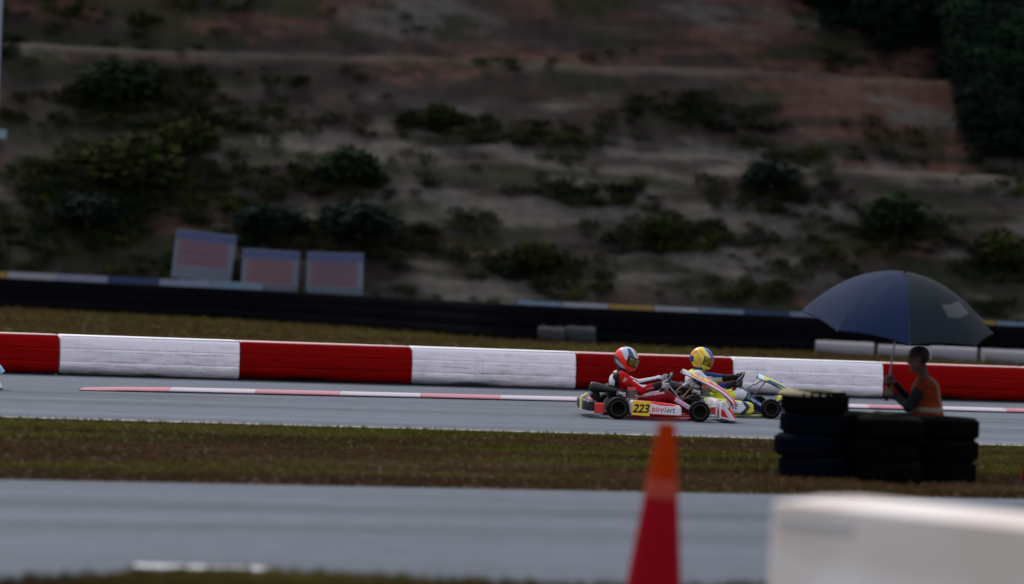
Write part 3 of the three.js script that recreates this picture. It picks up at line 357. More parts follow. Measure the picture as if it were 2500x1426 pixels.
// a hand closed on a rim: bar along local y through the origin, fingers curl round it, wrist towards -x
const handGeo = (() => {
  const B = [], q = (a, b, r0, r1) => B.push([a, b, r0, r1]);
  q([-0.075, 0, 0.012], [-0.035, 0, 0.016], 0.026, 0.03); q([-0.05, 0.022, 0.012], [-0.012, 0.03, 0.02], 0.017, 0.016); q([-0.05, -0.02, 0.012], [-0.014, -0.028, 0.02], 0.017, 0.015);
  [[0.032, 1], [0.011, 1.06], [-0.011, 1.0], [-0.031, 0.84]].forEach(([y, s]) => { const p = [[-0.014, 0.024], [0.014 * s, 0.029], [0.03 * s, 0.008], [0.02 * s, -0.018], [-0.004, -0.026]].map(([x, z]) => [x, y, z]); for (let i = 0; i < 4; i++) q(p[i], p[i + 1], 0.0098 - i * 0.0006, 0.0092 - i * 0.0006); });
  q([-0.05, 0.03, 0.0], [-0.03, 0.05, -0.012], 0.015, 0.012); q([-0.03, 0.05, -0.012], [-0.002, 0.05, -0.024], 0.0115, 0.0105); q([-0.002, 0.05, -0.024], [0.018, 0.042, -0.027], 0.0105, 0.009);
  return solid((x, y, z) => { let d = 9; for (const b of B) d = smin(d, capsule(x, y, z, b), 0.006); return d; }, [-0.02, 0.005, 0], 0.095, 62, 60000);
})();
function hand(parent, at, from, grip, mat, mirror, name = 'glove') { // wrist side towards «from», fingers round the direction «grip»
  const X = V(...at).sub(V(...from)).normalize(), Y = V(...grip).addScaledVector(X, -V(...grip).dot(X)).normalize(), Z = X.clone().cross(Y), m = new THREE.Matrix4().makeBasis(X, Y, Z);
  const o = part(name, handGeo, mat, parent); o.position.set(...at); o.quaternion.setFromRotationMatrix(m); if (mirror) o.scale.z = -1; return o;
}
function helmetPoint(th, ph, s = 1) { // th from the top, ph from straight ahead towards the right
  let x = Math.sin(th) * Math.cos(ph), y = Math.cos(th), z = Math.sin(th) * Math.sin(ph);
  let X = x * 0.158, Y = y * 0.15, Z = z * 0.126;
  if (y < 0) { X *= x > 0 ? 1 - 0.02 * y : 1 + 0.3 * y * y * Math.sign(y); if (x > 0) Y *= 1 + 0.2 * x; Z *= 1 + 0.14 * y; }
  if (x > 0.55) X += 0.018 * smooth(-y, 0.15, 0.6) * (x - 0.55) * 2.2;
  return [X * s, Math.max(Y, -0.15 - 0.02 * x) * s, Z * s];
}
const helmetShell = (() => { const L = [], n = 40; for (let i = 1; i < 30; i++) L.push(loop(n, (_, a) => helmetPoint(i / 30 * Math.PI, -a))); return planarUV(rings(L), -0.165, 0.185, -0.185, 0.155); })();
const patchSurf = (t0, t1, p0, p1, s, nt = 8, np = 20) => { const pos = [], idx = []; for (const k of [s, s - 0.02]) for (let i = 0; i <= nt; i++) for (let j = 0; j <= np; j++) pos.push(...helmetPoint(lerp(t0, t1, i / nt), lerp(p0, p1, j / np), k)); const o = (nt + 1) * (np + 1); for (let i = 0; i < nt; i++) for (let j = 0; j < np; j++) { const a = i * (np + 1) + j; idx.push(a, a + np + 1, a + 1, a + 1, a + np + 1, a + np + 2, o + a, o + a + 1, o + a + np + 1, o + a + 1, o + a + np + 2, o + a + np + 1); } const g = new THREE.BufferGeometry(); g.setAttribute('position', new THREE.Float32BufferAttribute(pos, 3)); g.setIndex(idx); g.computeVertexNormals(); return g; };
const visorGeo = patchSurf(R(78), R(112), R(-78), R(78), 1.025), apertureGeo = patchSurf(R(73), R(117), R(-84), R(84), 1.012);
function driver(label, pos, turn, cfg) {
  const t = thing('person', label, 'person', pos, turn); t.scale.setScalar(1.02);
  const B = driverSkeleton(cfg.farElbow), { g, near } = figure(B, [0.54, 0.46, 0], 0.74, 118);
  paint(g, (x, y, z, i) => cfg.colour(near[i][0], near[i][1], x, y, z));
  part('body', g, VC(0.75), t);
  const hm = new THREE.Group(); hm.name = 'helmet'; hm.position.set(0.145, 0.782, 0); hm.rotation.set(0, cfg.look ?? R(-4), R(-15)); hm.scale.setScalar(1.03); t.add(hm);
  part('helmet_shell', helmetShell, tex(cfg.helmet, 0.3, { clearcoat: 0.25, clearcoatRoughness: 0.15 }), hm); part('visor_frame', apertureGeo, cfg.aperture ?? black, hm); part('visor', visorGeo, cfg.visor, hm);
  hand(t, [0.655, 0.468, 0.127], [0.56, 0.457, 0.16], [0.5, 0.86, 0.2], cfg.glove, false); hand(t, [0.692, 0.538, -0.122], [0.6, 0.53, -0.15], [0.5, 0.86, -0.2], cfg.glove, true);
  if (cfg.cuff) for (const b of B.filter((q) => q.tag === 'fore')) { const a = b[0].map((v, i) => lerp(v, b[1][i], cfg.cuff)); part('glove_cuff', bar(a, b[1].map((v, i) => lerp(v, [0.6, 0.465, 0.155 * Math.sign(b[0][2])][i], 0.0)), 0.05, 0.041, 14), cfg.glove, t); }
  const shin = (s) => { const a = V(0.665, 0.325, 0.2 * s), b = V(1.04, 0.125, 0.15 * s), d = b.clone().sub(a).normalize(), up = V(0, 1, 0).addScaledVector(d, -d.y).normalize(), out = d.clone().cross(up).multiplyScalar(-1); if (out.z * s < 0) out.negate(); const L = []; for (let i = 0; i <= 6; i++) { const u = cfg.shinPad[0] + (cfg.shinPad[1] - cfg.shinPad[0]) * i / 6, c = a.clone().lerp(b, u), r = lerp(0.068, 0.043, u) + 0.006, ring = []; for (let j = 0; j <= 6; j++) { const ang = lerp(cfg.shinPad[2], cfg.shinPad[3], j / 6); const p = c.clone().addScaledVector(out, Math.cos(ang) * r).addScaledVector(up, Math.sin(ang) * r); ring.push(p.toArray()); } for (let j = 6; j >= 0; j--) { const ang = lerp(cfg.shinPad[2], cfg.shinPad[3], j / 6); const p = c.clone().addScaledVector(out, Math.cos(ang) * (r - 0.008)).addScaledVector(up, Math.sin(ang) * (r - 0.008)); ring.push(p.toArray()); } L.push(ring); } const gg = rings(L), p = gg.attributes.position, uv = gg.attributes.uv; for (let i = 0; i < p.count; i++) { const q = V(p.getX(i), p.getY(i), p.getZ(i)).sub(a); const l = q.dot(d) / 0.428; let u = (l - cfg.shinPad[0]) / (cfg.shinPad[1] - cfg.shinPad[0]); uv.setXY(i, s < 0 ? 1 - u : u, clamp((q.dot(up) + 0.05) / 0.115, 0, 1)); } part('shin_patch', gg, tex(cfg.shinMap, 0.7), t); };
  shin(1); shin(-1);
  for (const s of [1, -1]) part('shoe', merge([rings([[1.0, 0.06, 0.03, 0.026], [1.02, 0.1, 0.042, 0.042], [1.08, 0.15, 0.04, 0.042], [1.14, 0.2, 0.04, 0.032], [1.19, 0.245, 0.034, 0.022], [1.2, 0.255, 0.018, 0.01]].map(([x, y, w, h]) => loop(12, (_, a) => [x - Math.sin(a) * h * 0.7, y + Math.sin(a) * h * 0.75, 0.15 * s + Math.cos(a) * w])))]), cfg.shoe, t);
  return t;
}
// helmet paint seen from the side: forward is to the right
const H1 = canvasTex(256, 256, (x) => { x.fillStyle = '#ea2a14'; x.fillRect(0, 0, 256, 256); poly(x, [[30, 70], [80, 10], [130, 0], [160, 20], [256, 130], [256, 150], [200, 130], [120, 70], [110, 130], [80, 120]], '#c3cde2'); poly(x, [[96, 16], [130, 18], [200, 90], [215, 130], [175, 150], [125, 135], [130, 80]], '#154f74'); poly(x, [[60, 70], [95, 50], [120, 90], [128, 130], [100, 110]], '#b9cbe0'); poly(x, [[128, 0], [256, 0], [256, 116], [210, 76], [165, 22]], '#e2301f'); poly(x, [[150, 8], [190, 30], [222, 64], [196, 56]], '#76803a'); poly(x, [[205, 40], [228, 62], [224, 72], [204, 54]], '#f0e4e4'); poly(x, [[0, 60], [50, 55], [110, 130], [180, 180], [205, 244], [150, 214], [60, 150]], '#ff3010'); poly(x, [[16, 44], [56, 60], [70, 104], [40, 90]], '#ff4052'); poly(x, [[0, 104], [40, 132], [110, 190], [176, 246], [160, 256], [0, 256]], '#141f46'); poly(x, [[20, 140], [60, 156], [130, 202], [165, 238], [120, 222], [40, 176]], '#a9b2c8'); poly(x, [[180, 140], [215, 150], [225, 130], [200, 120]], '#1b6a44'); poly(x, [[205, 205], [256, 190], [256, 256], [190, 256]], '#1a2868'); poly(x, [[200, 195], [245, 180], [250, 196], [215, 215]], '#f03420'); });
const H2 = canvasTex(256, 256, (x) => { x.fillStyle = '#f2d640'; x.fillRect(0, 0, 256, 256); poly(x, [[90, 0], [256, 0], [256, 110], [215, 95], [150, 40]], '#1a72b4'); poly(x, [[150, 20], [230, 30], [250, 100], [200, 80]], '#1738a8'); poly(x, [[100, 10], [150, 60], [220, 100], [190, 100], [120, 60]], '#f6e690'); poly(x, [[60, 20], [110, 60], [190, 110], [150, 100], [80, 60]], '#f0a02c'); poly(x, [[0, 40], [40, 30], [60, 70], [30, 110], [0, 110]], '#f08a34'); poly(x, [[0, 110], [40, 120], [50, 170], [30, 200], [0, 190]], '#123a7a'); poly(x, [[50, 140], [120, 190], [170, 215], [110, 210], [60, 180]], '#f4a42c'); poly(x, [[90, 215], [150, 200], [190, 240], [160, 256], [60, 256]], '#15357e'); poly(x, [[170, 205], [256, 185], [256, 230], [200, 225]], '#175a98'); poly(x, [[150, 205], [210, 232], [230, 246], [180, 238]], '#f6b23a'); x.strokeStyle = '#2a4a7a'; x.lineWidth = 3; for (let i = 0; i < 5; i++) { x.beginPath(); x.moveTo(40 + i * 10, 60 + i * 26); x.quadraticCurveTo(90, 90 + i * 20, 120 + i * 8, 150 + i * 16); x.stroke(); } });
const shinRed = canvasTex(256, 128, (x) => { x.fillStyle = '#8c0a12'; x.fillRect(0, 0, 256, 128); poly(x, [[0, 18], [256, 18], [256, 80], [0, 80]], '#d9bfe0'); words(x, 'birel', 16, 50, 58, '#d2344c', { skew: 0.2 }); words(x, 'art', 158, 50, 48, '#3e3f86', { skew: 0.2 }); });
const shinBlue = canvasTex(512, 256, (x) => { x.fillStyle = '#10316e'; x.fillRect(0, 0, 512, 256); x.strokeStyle = '#7fae34'; x.lineWidth = 14; x.beginPath(); x.arc(70, 110, 44, 0, 7); x.stroke(); words(x, '1', 52, 112, 60, '#b6d64a'); words(x, 'TOP ONE', 130, 112, 92, '#e3e9f6', { skew: 0.2, wide: 0.9 }); });
const podRed = canvasTex(512, 160, (x) => { x.fillStyle = '#d6ccd4'; x.fillRect(0, 0, 512, 160); poly(x, [[0, 0], [512, 0], [512, 30], [420, 50], [300, 46], [200, 26], [0, 18]], '#cc0f18'); poly(x, [[0, 122], [180, 130], [512, 138], [512, 160], [0, 160]], '#a80a14'); poly(x, [[0, 0], [30, 0], [22, 160], [0, 160]], '#b8b4c2'); words(x, 'birel', 212, 88, 70, '#c41824', { skew: 0.22, wide: 0.92 }); words(x, 'art', 358, 88, 68, '#3c3844', { skew: 0.22, wide: 0.9 }); });
const plate223 = canvasTex(256, 200, (x) => { x.fillStyle = '#e9bf22'; x.fillRect(0, 0, 256, 200); poly(x, [[0, 0], [256, 0], [256, 12], [0, 8]], '#f2dc7a'); words(x, '223', 128, 104, 150, '#0b0a0a', { skew: 0.2, wide: 0.86, align: 'center', stroke: '#0b0a0a', lw: 7 }); });
const noseRed = canvasTex(256, 256, (x) => { x.fillStyle = '#cfc6cf'; x.fillRect(0, 0, 256, 256); poly(x, [[84, 96], [128, 70], [150, 96], [200, 206], [176, 222], [130, 170]], '#e01018'); poly(x, [[26, 100], [62, 120], [112, 206], [30, 190]], '#c80c14'); poly(x, [[20, 206], [120, 230], [120, 242], [20, 222]], '#1c2250'); poly(x, [[60, 70], [84, 70], [190, 226], [160, 232]], '#e2dbe2'); poly(x, [[0, 0], [34, 0], [24, 256], [0, 256]], '#e6dfe4'); poly(x, [[92, 30], [120, 40], [256, 240], [238, 250]], '#b04a58'); });
const panelRed = canvasTex(512, 256, (x) => { x.fillStyle = '#c8343e'; x.fillRect(0, 0, 512, 256); poly(x, [[0, 0], [90, 0], [90, 256], [0, 256]], '#c9bfc6'); poly(x, [[95, 40], [260, 40], [260, 216], [95, 216]], '#f0bd2a'); words(x, '223', 178, 128, 90, '#18120c', { rot: Math.PI / 2, align: 'center', wide: 0.9 }); poly(x, [[0, 0], [512, 0], [512, 30], [0, 26]], '#e6d6da'); poly(x, [[0, 256], [512, 256], [512, 226], [0, 230]], '#e6d6da'); poly(x, [[300, 60], [512, 90], [512, 166], [300, 196]], '#dc9aa2'); });
const podYel = canvasTex(512, 160, (x) => { x.fillStyle = '#c9d0d6'; x.fillRect(0, 0, 512, 160); poly(x, [[0, 0], [512, 0], [512, 24], [0, 40]], '#c6cf2c'); poly(x, [[420, 0], [512, 0], [512, 160], [400, 160], [470, 86]], '#c9bd20'); poly(x, [[380, 24], [424, 24], [470, 86], [410, 160], [360, 160], [424, 90]], '#15233c'); words(x, 'TOP ONE', 60, 84, 74, '#1a2030', { skew: 0.2, wide: 0.9 }); words(x, 'KART', 240, 132, 30, '#c8404a', { skew: 0.2 }); poly(x, [[200, 34], [330, 28], [330, 44], [200, 48]], '#b06a4a'); });
const noseYel = canvasTex(256, 256, (x) => { x.fillStyle = '#c9cf34'; x.fillRect(0, 0, 256, 256); poly(x, [[30, 60], [110, 50], [220, 240], [30, 230]], '#12305e'); poly(x, [[60, 80], [100, 80], [160, 200], [70, 190]], '#d9dfe6'); });
const panelYel = canvasTex(512, 256, (x) => { x.fillStyle = '#d8cf3a'; x.fillRect(0, 0, 512, 256); poly(x, [[0, 0], [70, 0], [40, 256], [0, 256]], '#d3e6f6'); poly(x, [[70, 0], [512, 40], [512, 90], [120, 60]], '#245a72'); poly(x, [[200, 120], [512, 130], [512, 180], [220, 170]], '#e8eef4'); poly(x, [[120, 200], [512, 190], [512, 256], [200, 256]], '#2a6478'); poly(x, [[250, 90], [512, 100], [512, 130], [270, 118]], '#e3c64a'); });
const noseBlue = canvasTex(256, 256, (x) => { x.fillStyle = '#7fb2d8'; x.fillRect(0, 0, 256, 256); poly(x, [[60, 30], [110, 40], [256, 230], [226, 250]], '#dfe8f2'); });
const REDS = [0.36, 0.002, 0.004], WHT = [0.5, 0.49, 0.56], BLK = [0.005, 0.005, 0.007];
const kartTurn = R(5), KS = 1.02;
const redAt = [1.37, 0.004, -37.4], toK = (p, x, z = 0) => [p[0] + Math.cos(kartTurn) * x + Math.sin(kartTurn) * z, 0.004, p[2] - Math.sin(kartTurn) * x + Math.cos(kartTurn) * z];
makeKart('racing_kart', 'red and white racing kart with yellow 223 number plate, nearer the camera', redAt, kartTurn, { frame: M(0.35, 0.01, 0.012, 0.35), rail: M(0.4, 0.01, 0.014, 0.4), pod: tex(podRed), plate: tex(plate223, 0.4), nose: tex(noseRed), panel: tex(panelRed), bracket: M(0.4, 0.16, 0.04, 0.5), block: M(0.5, 0.008, 0.008, 0.45), rear: M(0.55, 0.45, 0.18, 0.45), head: M(0.5, 0.02, 0.02, 0.4), silver: M(0.6, 0.6, 0.62, 0.4) });
driver('person in red and white race suit and red helmet driving the red kart', toK([redAt[0], 0, redAt[2]], 0.01).map((v, i) => i === 1 ? -0.03 : v), kartTurn, { farElbow: [0.33, 0.45, -0.27], helmet: H1, visor: M(0.16, 0.15, 0.04, 0.12, { metalness: 0.6 }), glove: M(0.34, 0.3, 0.34, 0.8), shoe: M(0.3, 0.2, 0.15, 0.6), shinMap: shinRed, shinPad: [0.22, 0.78, -0.2, 1.25],
  colour: (b, t, x, y, z) => {
    if (b.tag === 'torso') return x < -0.012 ? WHT : x < 0.05 && Math.abs(z) > 0.1 && y < 0.56 ? BLK : y < 0.27 ? [0.3, 0.25, 0.27] : REDS;
    if (b.tag === 'collar' || b.tag === 'head') return y > 0.62 ? BLK : REDS;
    if (b.tag === 'shoulder') return y > 0.6 ? WHT : x < 0.02 ? BLK : REDS;
    if (b.tag === 'upper') { const l = y - lerp(b[0][1], b[1][1], t); return l > 0.048 && t > 0.5 ? WHT : t > 0.14 && t < 0.27 && l > -0.02 && l < 0.03 ? [0.42, 0.2, 0.22] : x < 0.035 ? BLK : REDS; }
    if (b.tag === 'fore') { const l = y - lerp(b[0][1], b[1][1], t); return b.side < 0 ? (l > 0.008 ? WHT : l > -0.015 ? BLK : REDS) : t > 0.6 ? [0.009, 0.006, 0.008] : l > 0.04 && t < 0.3 ? WHT : l > -0.004 && l < 0.008 && t > 0.2 ? [0.3, 0.15, 0.18] : [0.25, 0.0015, 0.003]; }
    if (b.tag === 'wrist') return [0.3, 0.27, 0.3];
    if (b.tag === 'thigh') { const l = y - lerp(0.205, 0.325, t); return l > 0.05 && t < 0.95 ? [0.4, 0.3, 0.36] : [0.17, 0.001, 0.003]; }
    if (b.tag === 'shin') return [0.14, 0.001, 0.003];
    return [0.3, 0.2, 0.16];
  } });
const yelAt = toK(redAt, 1.245, -1.75);
makeKart('racing_kart', 'yellow, blue and white racing kart on the far side, half hidden behind the red one', yelAt, kartTurn, { frame: M(0.03, 0.03, 0.035, 0.4), rail: M(0.3, 0.32, 0.03, 0.4), pod: tex(podYel), nose: tex(noseYel), panel: tex(panelYel), panelAt: [0.11, -0.13, 0], bracket: M(0.1, 0.08, 0.05, 0.5), block: M(0.02, 0.02, 0.02, 0.5), rear: M(0.02, 0.02, 0.02, 0.5), head: M(0.35, 0.02, 0.02, 0.4), silver: M(0.3, 0.3, 0.3, 0.4), grip: M(0.5, 0.07, 0.02, 0.6) });
const NEON = [0.55, 0.6, 0.025], NAVY = [0.004, 0.022, 0.13];
driver('person in white, blue and neon yellow race suit and yellow helmet driving the far kart', toK(yelAt, 0.03).map((v, i) => i === 1 ? -0.03 : v), kartTurn, { farElbow: [0.36, 0.52, -0.27], helmet: H2, aperture: M(0.02, 0.025, 0.05, 0.4), visor: M(0.3, 0.19, 0.02, 0.1, { metalness: 0.6 }), glove: M(0.014, 0.014, 0.018, 0.7), cuff: 0.52, shoe: M(0.02, 0.02, 0.025, 0.6), shinMap: shinBlue, shinPad: [0.12, 0.82, -0.75, 1.05],
  colour: (b, t, x, y, z) => {
    if (b.tag === 'torso') return y > 0.555 ? NEON : x > 0.1 ? (y > 0.4 && y < 0.46 ? NEON : NAVY) : y < 0.3 ? NAVY : x < 0.0 && y < 0.42 ? WHT : y < 0.36 ? NAVY : WHT;
    if (b.tag === 'collar' || b.tag === 'head') return y > 0.625 ? [0.01, 0.03, 0.1] : NEON;
    if (b.tag === 'shoulder') return x < 0.04 ? NEON : WHT;
    if (b.tag === 'upper') { const l = y - lerp(b[0][1], b[1][1], t); return b.side < 0 ? (l > 0.01 ? (t < 0.35 ? NEON : NAVY) : WHT) : t > 0.42 && t < 0.55 ? [0.6, 0.3, 0.08] : t > 0.86 ? NEON : l < -0.025 ? NAVY : WHT; }
    if (b.tag === 'fore') { const l = y - lerp(b[0][1], b[1][1], t); return t > 0.5 ? BLK : b.side < 0 ? (l > 0 ? NAVY : WHT) : l > -0.02 ? NAVY : WHT; }
    if (b.tag === 'wrist') return BLK;
    if (b.tag === 'thigh') return t > 0.86 ? WHT : y - lerp(0.205, 0.325, t) < -0.045 ? [0.2, 0.24, 0.2] : NEON;
    if (b.tag === 'shin') return t < 0.12 ? WHT : NAVY;
    return BLK;
  } });
// a third kart is just entering at the left edge
const blueAt = [-8.22, 0.004, -37.35];
makeKart('racing_kart', 'pale blue kart of which only the nose enters at the left edge', blueAt, R(8), { frame: M(0.03, 0.03, 0.035, 0.4), rail: M(0.1, 0.2, 0.35, 0.4), pod: tex(noseBlue), nose: tex(noseBlue), panel: tex(noseBlue), bracket: M(0.1, 0.1, 0.1, 0.5), block: M(0.02, 0.02, 0.02, 0.5), rear: M(0.02, 0.02, 0.02, 0.5), head: M(0.1, 0.1, 0.12, 0.4), silver: M(0.3, 0.3, 0.3, 0.4) });

// ---------------------------------------------------------------- marshal post
{
  const ty = merge([tyreGeo(0.31, 0.17, 0.205), ...[-0.05, 0, 0.05].map((y) => new THREE.TorusGeometry(0.31, 0.006, 5, 28).rotateX(Math.PI / 2).translate(0, y, 0)), ...loop(26, (_, a) => new THREE.BoxGeometry(0.012, 0.15, 0.028).translate(0.312, 0, 0).rotateY(a))]), navy = M(0.001, 0.002, 0.0055, 0.85, dull), cream = M(0.2, 0.18, 0.1, 0.85), blk = M(0.0012, 0.0012, 0.0016, 0.85, dull);
  const stack = (x, z, mats, label, rim) => { const t = thing('tyre_stack', label, 'tyre stack', [x, 0, z], 0, 'tyre stacks at the marshal post'); mats.forEach((m, i) => part('tyre', ty, m, t, [rr(-0.03, 0.03), 0.1025 + i * 0.206, rr(-0.03, 0.03)], [rr(-0.012, 0.012), rnd() * 6, rr(-0.012, 0.012)])); if (rim) part('painted_rim', new THREE.LatheGeometry([[0.2, 0.105], [0.274, 0.106], [0.308, 0.09], [0.33, 0.074], [0.332, 0.05], [0.309, 0.048], [0.2, 0.05], [0.2, 0.105]].map((q) => new THREE.Vector2(...q)), 28), rim, t, [0, 0.1025 + 0.206 * (mats.length - 1), 0]); };
  stack(2.87, -26.95, [navy, navy, navy, blk], 'tall stack of dark tyres with a cream painted top rim, left at the marshal post', cream);
  stack(3.56, -26.75, [blk, blk, blk], 'stack of three black tyres directly in front of the seated marshal');
  stack(3.24, -27.45, [blk, navy, blk], 'stack of three dark tyres set back in the gap right of the cream topped stack');
  stack(4.15, -27.2, [blk, blk, blk], 'stack of three black tyres at the right end of the marshal post');
  stack(4.15, -28.35, [blk, blk], 'low stack of two tyres that the marshal sits on');
  // seated marshal facing left, built facing +x and turned round
  const t = thing('person', 'person in orange vest and dark cap seated under the umbrella behind black tyres', 'person', [4.15, 0, -28.35], Math.PI - R(12));
  const B = []; const add = (n, a, b, r0, r1) => { const q = [a, b, r0, r1]; q.tag = n; B.push(q); };
  add('torso', [-0.02, 0.52, 0.08], [0.02, 0.82, 0.1], 0.155, 0.135); add('torso', [-0.02, 0.52, -0.08], [0.02, 0.82, -0.1], 0.155, 0.135); add('torso', [0.03, 0.87, -0.13], [0.03, 0.87, 0.13], 0.085, 0.085); add('neck', [0.04, 0.9, 0], [0.075, 1.06, 0], 0.06, 0.055);
  for (const s of [1, -1]) { const sh = [0.04, 0.88, 0.2 * s], el = [0.16, 0.66, 0.26 * s], wr = s > 0 ? [0.32, 0.87, 0.06] : [0.32, 0.76, -0.04]; add('upper', sh, el, 0.062, 0.047); add('fore', el, wr, 0.046, 0.031); add('leg', [0.05, 0.5, 0.1 * s], [0.5, 0.52, 0.14 * s], 0.095, 0.064); add('leg', [0.5, 0.52, 0.14 * s], [0.44, 0.1, 0.14 * s], 0.06, 0.042); add('boot', [0.42, 0.05, 0.14 * s], [0.62, 0.035, 0.15 * s], 0.045, 0.035); }
  const { g, near } = figure(B, [0.2, 0.55, 0], 0.62, 104);
  const ORANGE = [0.1, 0.0105, 0.0006], DK = [0.004, 0.005, 0.008];
  paint(g, (x, y, z, i) => { const n = near[i][0].tag; return n === 'torso' ? (y > 0.62 && y < 0.665 || (Math.abs(Math.abs(z) - 0.11) < 0.022 && y > 0.66) ? [0.13, 0.11, 0.08] : y < 0.46 ? DK : ORANGE.map((c) => c * (1 + 0.7 * fbm(x * 9, y * 14, z * 9)))) : n === 'neck' ? [0.06, 0.035, 0.026] : n === 'upper' ? (near[i][1] < 0.25 ? ORANGE : DK) : DK; });
  part('body', g, VC(0.8), t);
  const hd = new THREE.Group(); hd.name = 'head'; hd.position.set(0.1, 1.13, 0); hd.rotation.z = R(-10); t.add(hd);
  const skull = solid((x, y, z) => { let d = ellip(x, y, z, [-0.01, 0.03, 0], [0.098, 0.095, 0.077]); d = smin(d, ellip(x, y, z, [0.035, -0.045, 0], [0.062, 0.075, 0.058]), 0.03); d = smin(d, capsule(x, y, z, [[0.085, 0.012, 0], [0.108, -0.03, 0], 0.008, 0.014]), 0.014); d = smin(d, capsule(x, y, z, [[0.082, 0.028, -0.035], [0.082, 0.028, 0.035], 0.012, 0.012]), 0.02); d = smin(d, capsule(x, y, z, [[0.088, -0.07, -0.016], [0.088, -0.07, 0.016], 0.009, 0.009]), 0.012); d = smin(d, ellip(x, y, z, [0.078, -0.105, 0], [0.025, 0.02, 0.028]), 0.02); for (const s of [1, -1]) { d = smin(d, ellip(x, y, z, [-0.012, -0.01, 0.08 * s], [0.02, 0.033, 0.01]), 0.008); d = Math.max(d, -ellip(x, y, z, [0.09, 0.008, 0.034 * s], [0.02, 0.011, 0.017])); } return d; }, [0, -0.01, 0], 0.15, 76, 80000);
  paint(skull, (x, y, z) => (Math.abs(y + 0.071) < 0.007 && x > 0.085 && Math.abs(z) < 0.026 ? [0.055, 0.022, 0.018] : x < -0.02 && y > -0.05 && Math.abs(z) < 0.088 ? [0.012, 0.01, 0.01] : [0.12, 0.07, 0.05]));
  part('face', skull, VC(0.6), hd); for (const s of [1, -1]) part('eye', new THREE.SphereGeometry(0.012, 14, 10).translate(0.08, 0.008, 0.034 * s), M(0.16, 0.15, 0.14, 0.3), hd);
  const capM = M(0.014, 0.008, 0.01, 0.85); const cap = part('cap', merge([new THREE.SphereGeometry(0.105, 24, 12, 0, Math.PI * 2, 0, Math.PI * 0.5).scale(1, 0.92, 0.82).translate(-0.008, 0.038, 0), new THREE.CylinderGeometry(0.1045, 0.105, 0.02, 24).scale(1, 1, 0.82).translate(-0.008, 0.03, 0)]), capM, hd); part('peak', rings([[0.06, 0.036], [0.1, 0.036], [0.15, 0.026], [0.18, 0.012]].map(([x, y], i) => { const w = [0.078, 0.072, 0.06, 0.03][i]; return [[x, y, -w], [x, y + 0.008, -w * 0.5], [x, y + 0.012, 0], [x, y + 0.008, w * 0.5], [x, y, w], [x, y - 0.005, w], [x, y + 0.006, 0], [x, y - 0.005, -w]]; })), M(0.11, 0.008, 0.011, 0.8), cap);
  const skin = M(0.07, 0.042, 0.03, 0.7); hand(t, [0.386, 0.905, 0.0], [0.31, 0.865, 0.07], [0.05, 1, 0.1], skin, false, 'hand'); hand(t, [0.39, 0.79, 0.014], [0.31, 0.755, -0.05], [0.05, 1, 0.1], skin, true, 'hand');
  // umbrella, tipped towards the road
  const u = thing('umbrella', 'large blue and grey umbrella tipped over the seated marshal', 'umbrella', [3.85, 1.97, -28.2]); u.rotation.set(R(12), 0, R(-4));
  const n = 8, Rr = 0.95, dep = 0.5, gore = []; const blue = M(0.006, 0.0145, 0.045, 0.8, { specularIntensity: 0.2, side: THREE.DoubleSide }), greyg = M(0.0075, 0.0125, 0.0175, 0.8, { specularIntensity: 0.2, side: THREE.DoubleSide }), cols = [greyg, greyg, blue, blue, blue, greyg, greyg, greyg];
  const pt = (r, a, k) => { const q = (a / (Math.PI * 2) * n) % 1, sag = 1 - 0.06 * Math.sin(q * Math.PI) * r * r; const rad = Rr * r * sag; return [Math.cos(a) * rad, -dep * r * r * (1 - 0.06 * Math.sin(q * Math.PI)) - k, Math.sin(a) * rad]; };
  for (let i = 0; i < n; i++) { const a0 = i / n * Math.PI * 2 + 0.002, a1 = (i + 1) / n * Math.PI * 2 - 0.002, L = []; for (let k = 0; k <= 12; k++) { const r = 0.01 + 0.99 * k / 12, ring = []; for (let j = 0; j <= 6; j++) ring.push(pt(r, lerp(a0, a1, j / 6), 0)); for (let j = 6; j >= 0; j--) ring.push(pt(r, lerp(a0, a1, j / 6), 0.003)); L.push(ring); } part('canopy_panel', rings(L), cols[i], u); part('rib', tube([0.02, 0.4, 0.75, 1].map((r) => pt(r, a0, 0.008)), 0.004, 12, 5), steel, u); }
  part('logo_band', (() => { const L = []; for (let k = 0; k <= 3; k++) { const r = 0.62 + 0.14 * k / 3, ring = []; for (let j = 0; j <= 5; j++) ring.push(pt(r, lerp(0.42, 0.98, j / 5) , -0.004)); for (let j = 5; j >= 0; j--) ring.push(pt(r, lerp(0.42, 0.98, j / 5), 0.002)); L.push(ring); } return rings(L); })(), M(0.019, 0.027, 0.031, 0.8), u);
  part('shaft', bar([0, 0.03, 0], [0, -1.25, 0], 0.009), steel, u); part('ferrule', bar([0, 0.0, 0], [0, 0.07, 0], 0.012, 0.006), black, u); part('handle', bar([0, -1.12, 0], [0, -1.3, 0], 0.016), black, u);
}

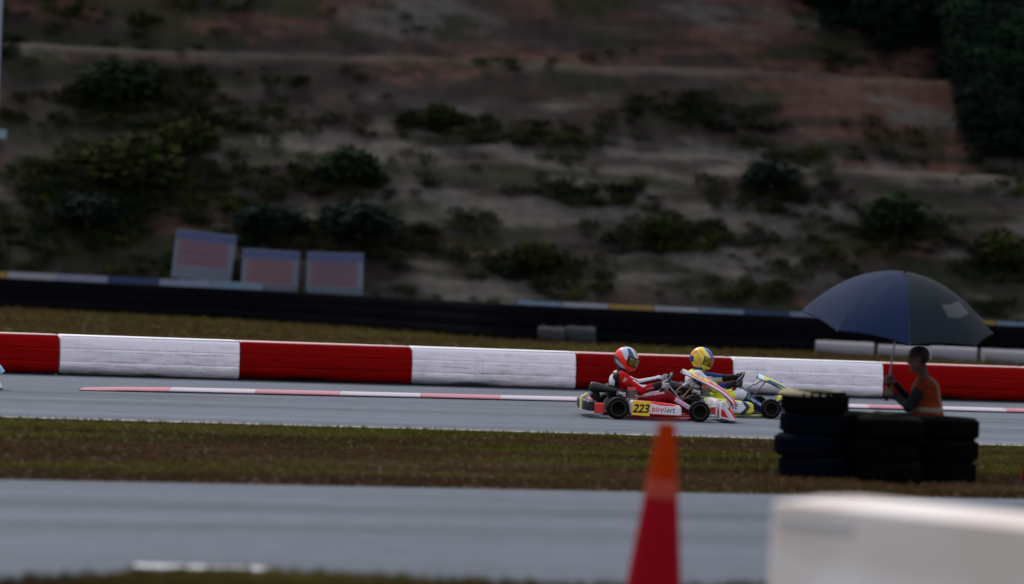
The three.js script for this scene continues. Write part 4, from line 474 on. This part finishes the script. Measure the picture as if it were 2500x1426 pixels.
// ---------------------------------------------------------------- near things
{
  const orange = M(0.28, 0.022, 0.001, 0.8, dull), pale = M(0.3, 0.045, 0.03, 0.7, dull), body = M(0.22, 0.003, 0.009, 0.8, dull), dark = M(0.02, 0.02, 0.02, 0.8);
  const ringL = (y0, y1, r0, r1) => new THREE.LatheGeometry([[r0 - 0.012, y0], [r0, y0], [r1, y1], [r1 - 0.012, y1], [r0 - 0.012, y0]].map((q) => new THREE.Vector2(...q)), 36);
  const rad = (y) => lerp(0.165, 0.046, y / 1.0);
  const cone = thing('traffic_cone', 'tall red and orange traffic cone on the near verge left of the white barrier', 'traffic cone', [0.83, 0, -15.5], 0, 'traffic cones'); cone.rotation.z = R(-2.2);
  part('base', merge([box(0.4, 0.04, 0.4, 0, 0.022, 0, 0.015)]), dark, cone); part('shell', ringL(0.04, 0.6, rad(0.04), rad(0.6)), body, cone);
  part('band', ringL(0.6, 0.7, rad(0.6) + 0.002, rad(0.7) + 0.002), pale, cone); part('upper_shell', ringL(0.7, 1.0, rad(0.7), rad(1.0)), orange, cone); part('top_rim', new THREE.TorusGeometry(0.044, 0.007, 8, 24).rotateX(Math.PI / 2).translate(0, 1.0, 0), orange, cone);
  const c2 = copy(cone); c2.position.set(5.04, 0, -27.4); c2.rotation.set(0, 0.7, 0); c2.scale.setScalar(0.62); c2.userData.label = 'small traffic cone on the grass strip at the right edge of the picture';
  // white barrier block at the lower right
  const grime = noiseTex(512, (u, v) => { const n = 0.5 + 0.5 * (tileN(u, v, 2.4, 2) + 0.5 * tileN(u, v, 7, 6)), f = (rnd() - 0.5) * 0.03, b = smooth(n, 0.2, 0.75); return [0.74 + 0.24 * b + f, 0.655 + 0.305 * b + f, 0.6 + 0.36 * b + f]; });
  const t = thing('plastic_barrier', 'large grubby white barrier block close to the camera at lower right', 'barrier', [1.41, 0, -13.1], R(-40)); t.scale.set(1.35, 0.822, 1.1);
  const pr = [[0.36, 0], [0.37, 0.12], [0.34, 0.3], [0.325, 0.6], [0.32, 0.955], [0.312, 0.975], [0.295, 0.985], [0, 0.995]], full = [...pr, ...pr.slice(0, -1).reverse().map(([z, y]) => [-z, y])], L = 1.9;
  const gb = rings([[0, 0.05], [0.012, 0.02], [0.05, 0], [L * 0.5, 0], [L - 0.05, 0], [L - 0.012, 0.02], [L, 0.05]].map(([x, i]) => full.map(([z, y]) => [x, y > 0.5 ? y - i * 0.5 : y, z - Math.sign(z) * i]))); planarUV(gb, 0, 1.9, 0, 1.9);
  part('body', gb, M(0.73, 0.71, 0.7, 0.75, { map: grime }), t);
  part('carry_slot', merge([box(0.3, 0.05, 0.02, 0.2, 0.87, 0.318, 0.02)]), M(0.4, 0.39, 0.4, 0.7), t); part('filler_cap', new THREE.CylinderGeometry(0.05, 0.055, 0.025, 20).translate(1.3, 0.995, 0), M(0.7, 0.7, 0.7, 0.5), t);
  part('foot', merge([box(0.4, 0.06, 0.6, 0.3, 0.02, 0, 0.02), box(0.4, 0.06, 0.6, 1.55, 0.02, 0, 0.02)]), dark, t);
}
scene.traverse((o) => { if (o.isMesh) o.castShadow = o.receiveShadow = true; });
renderer.render(scene, camera);
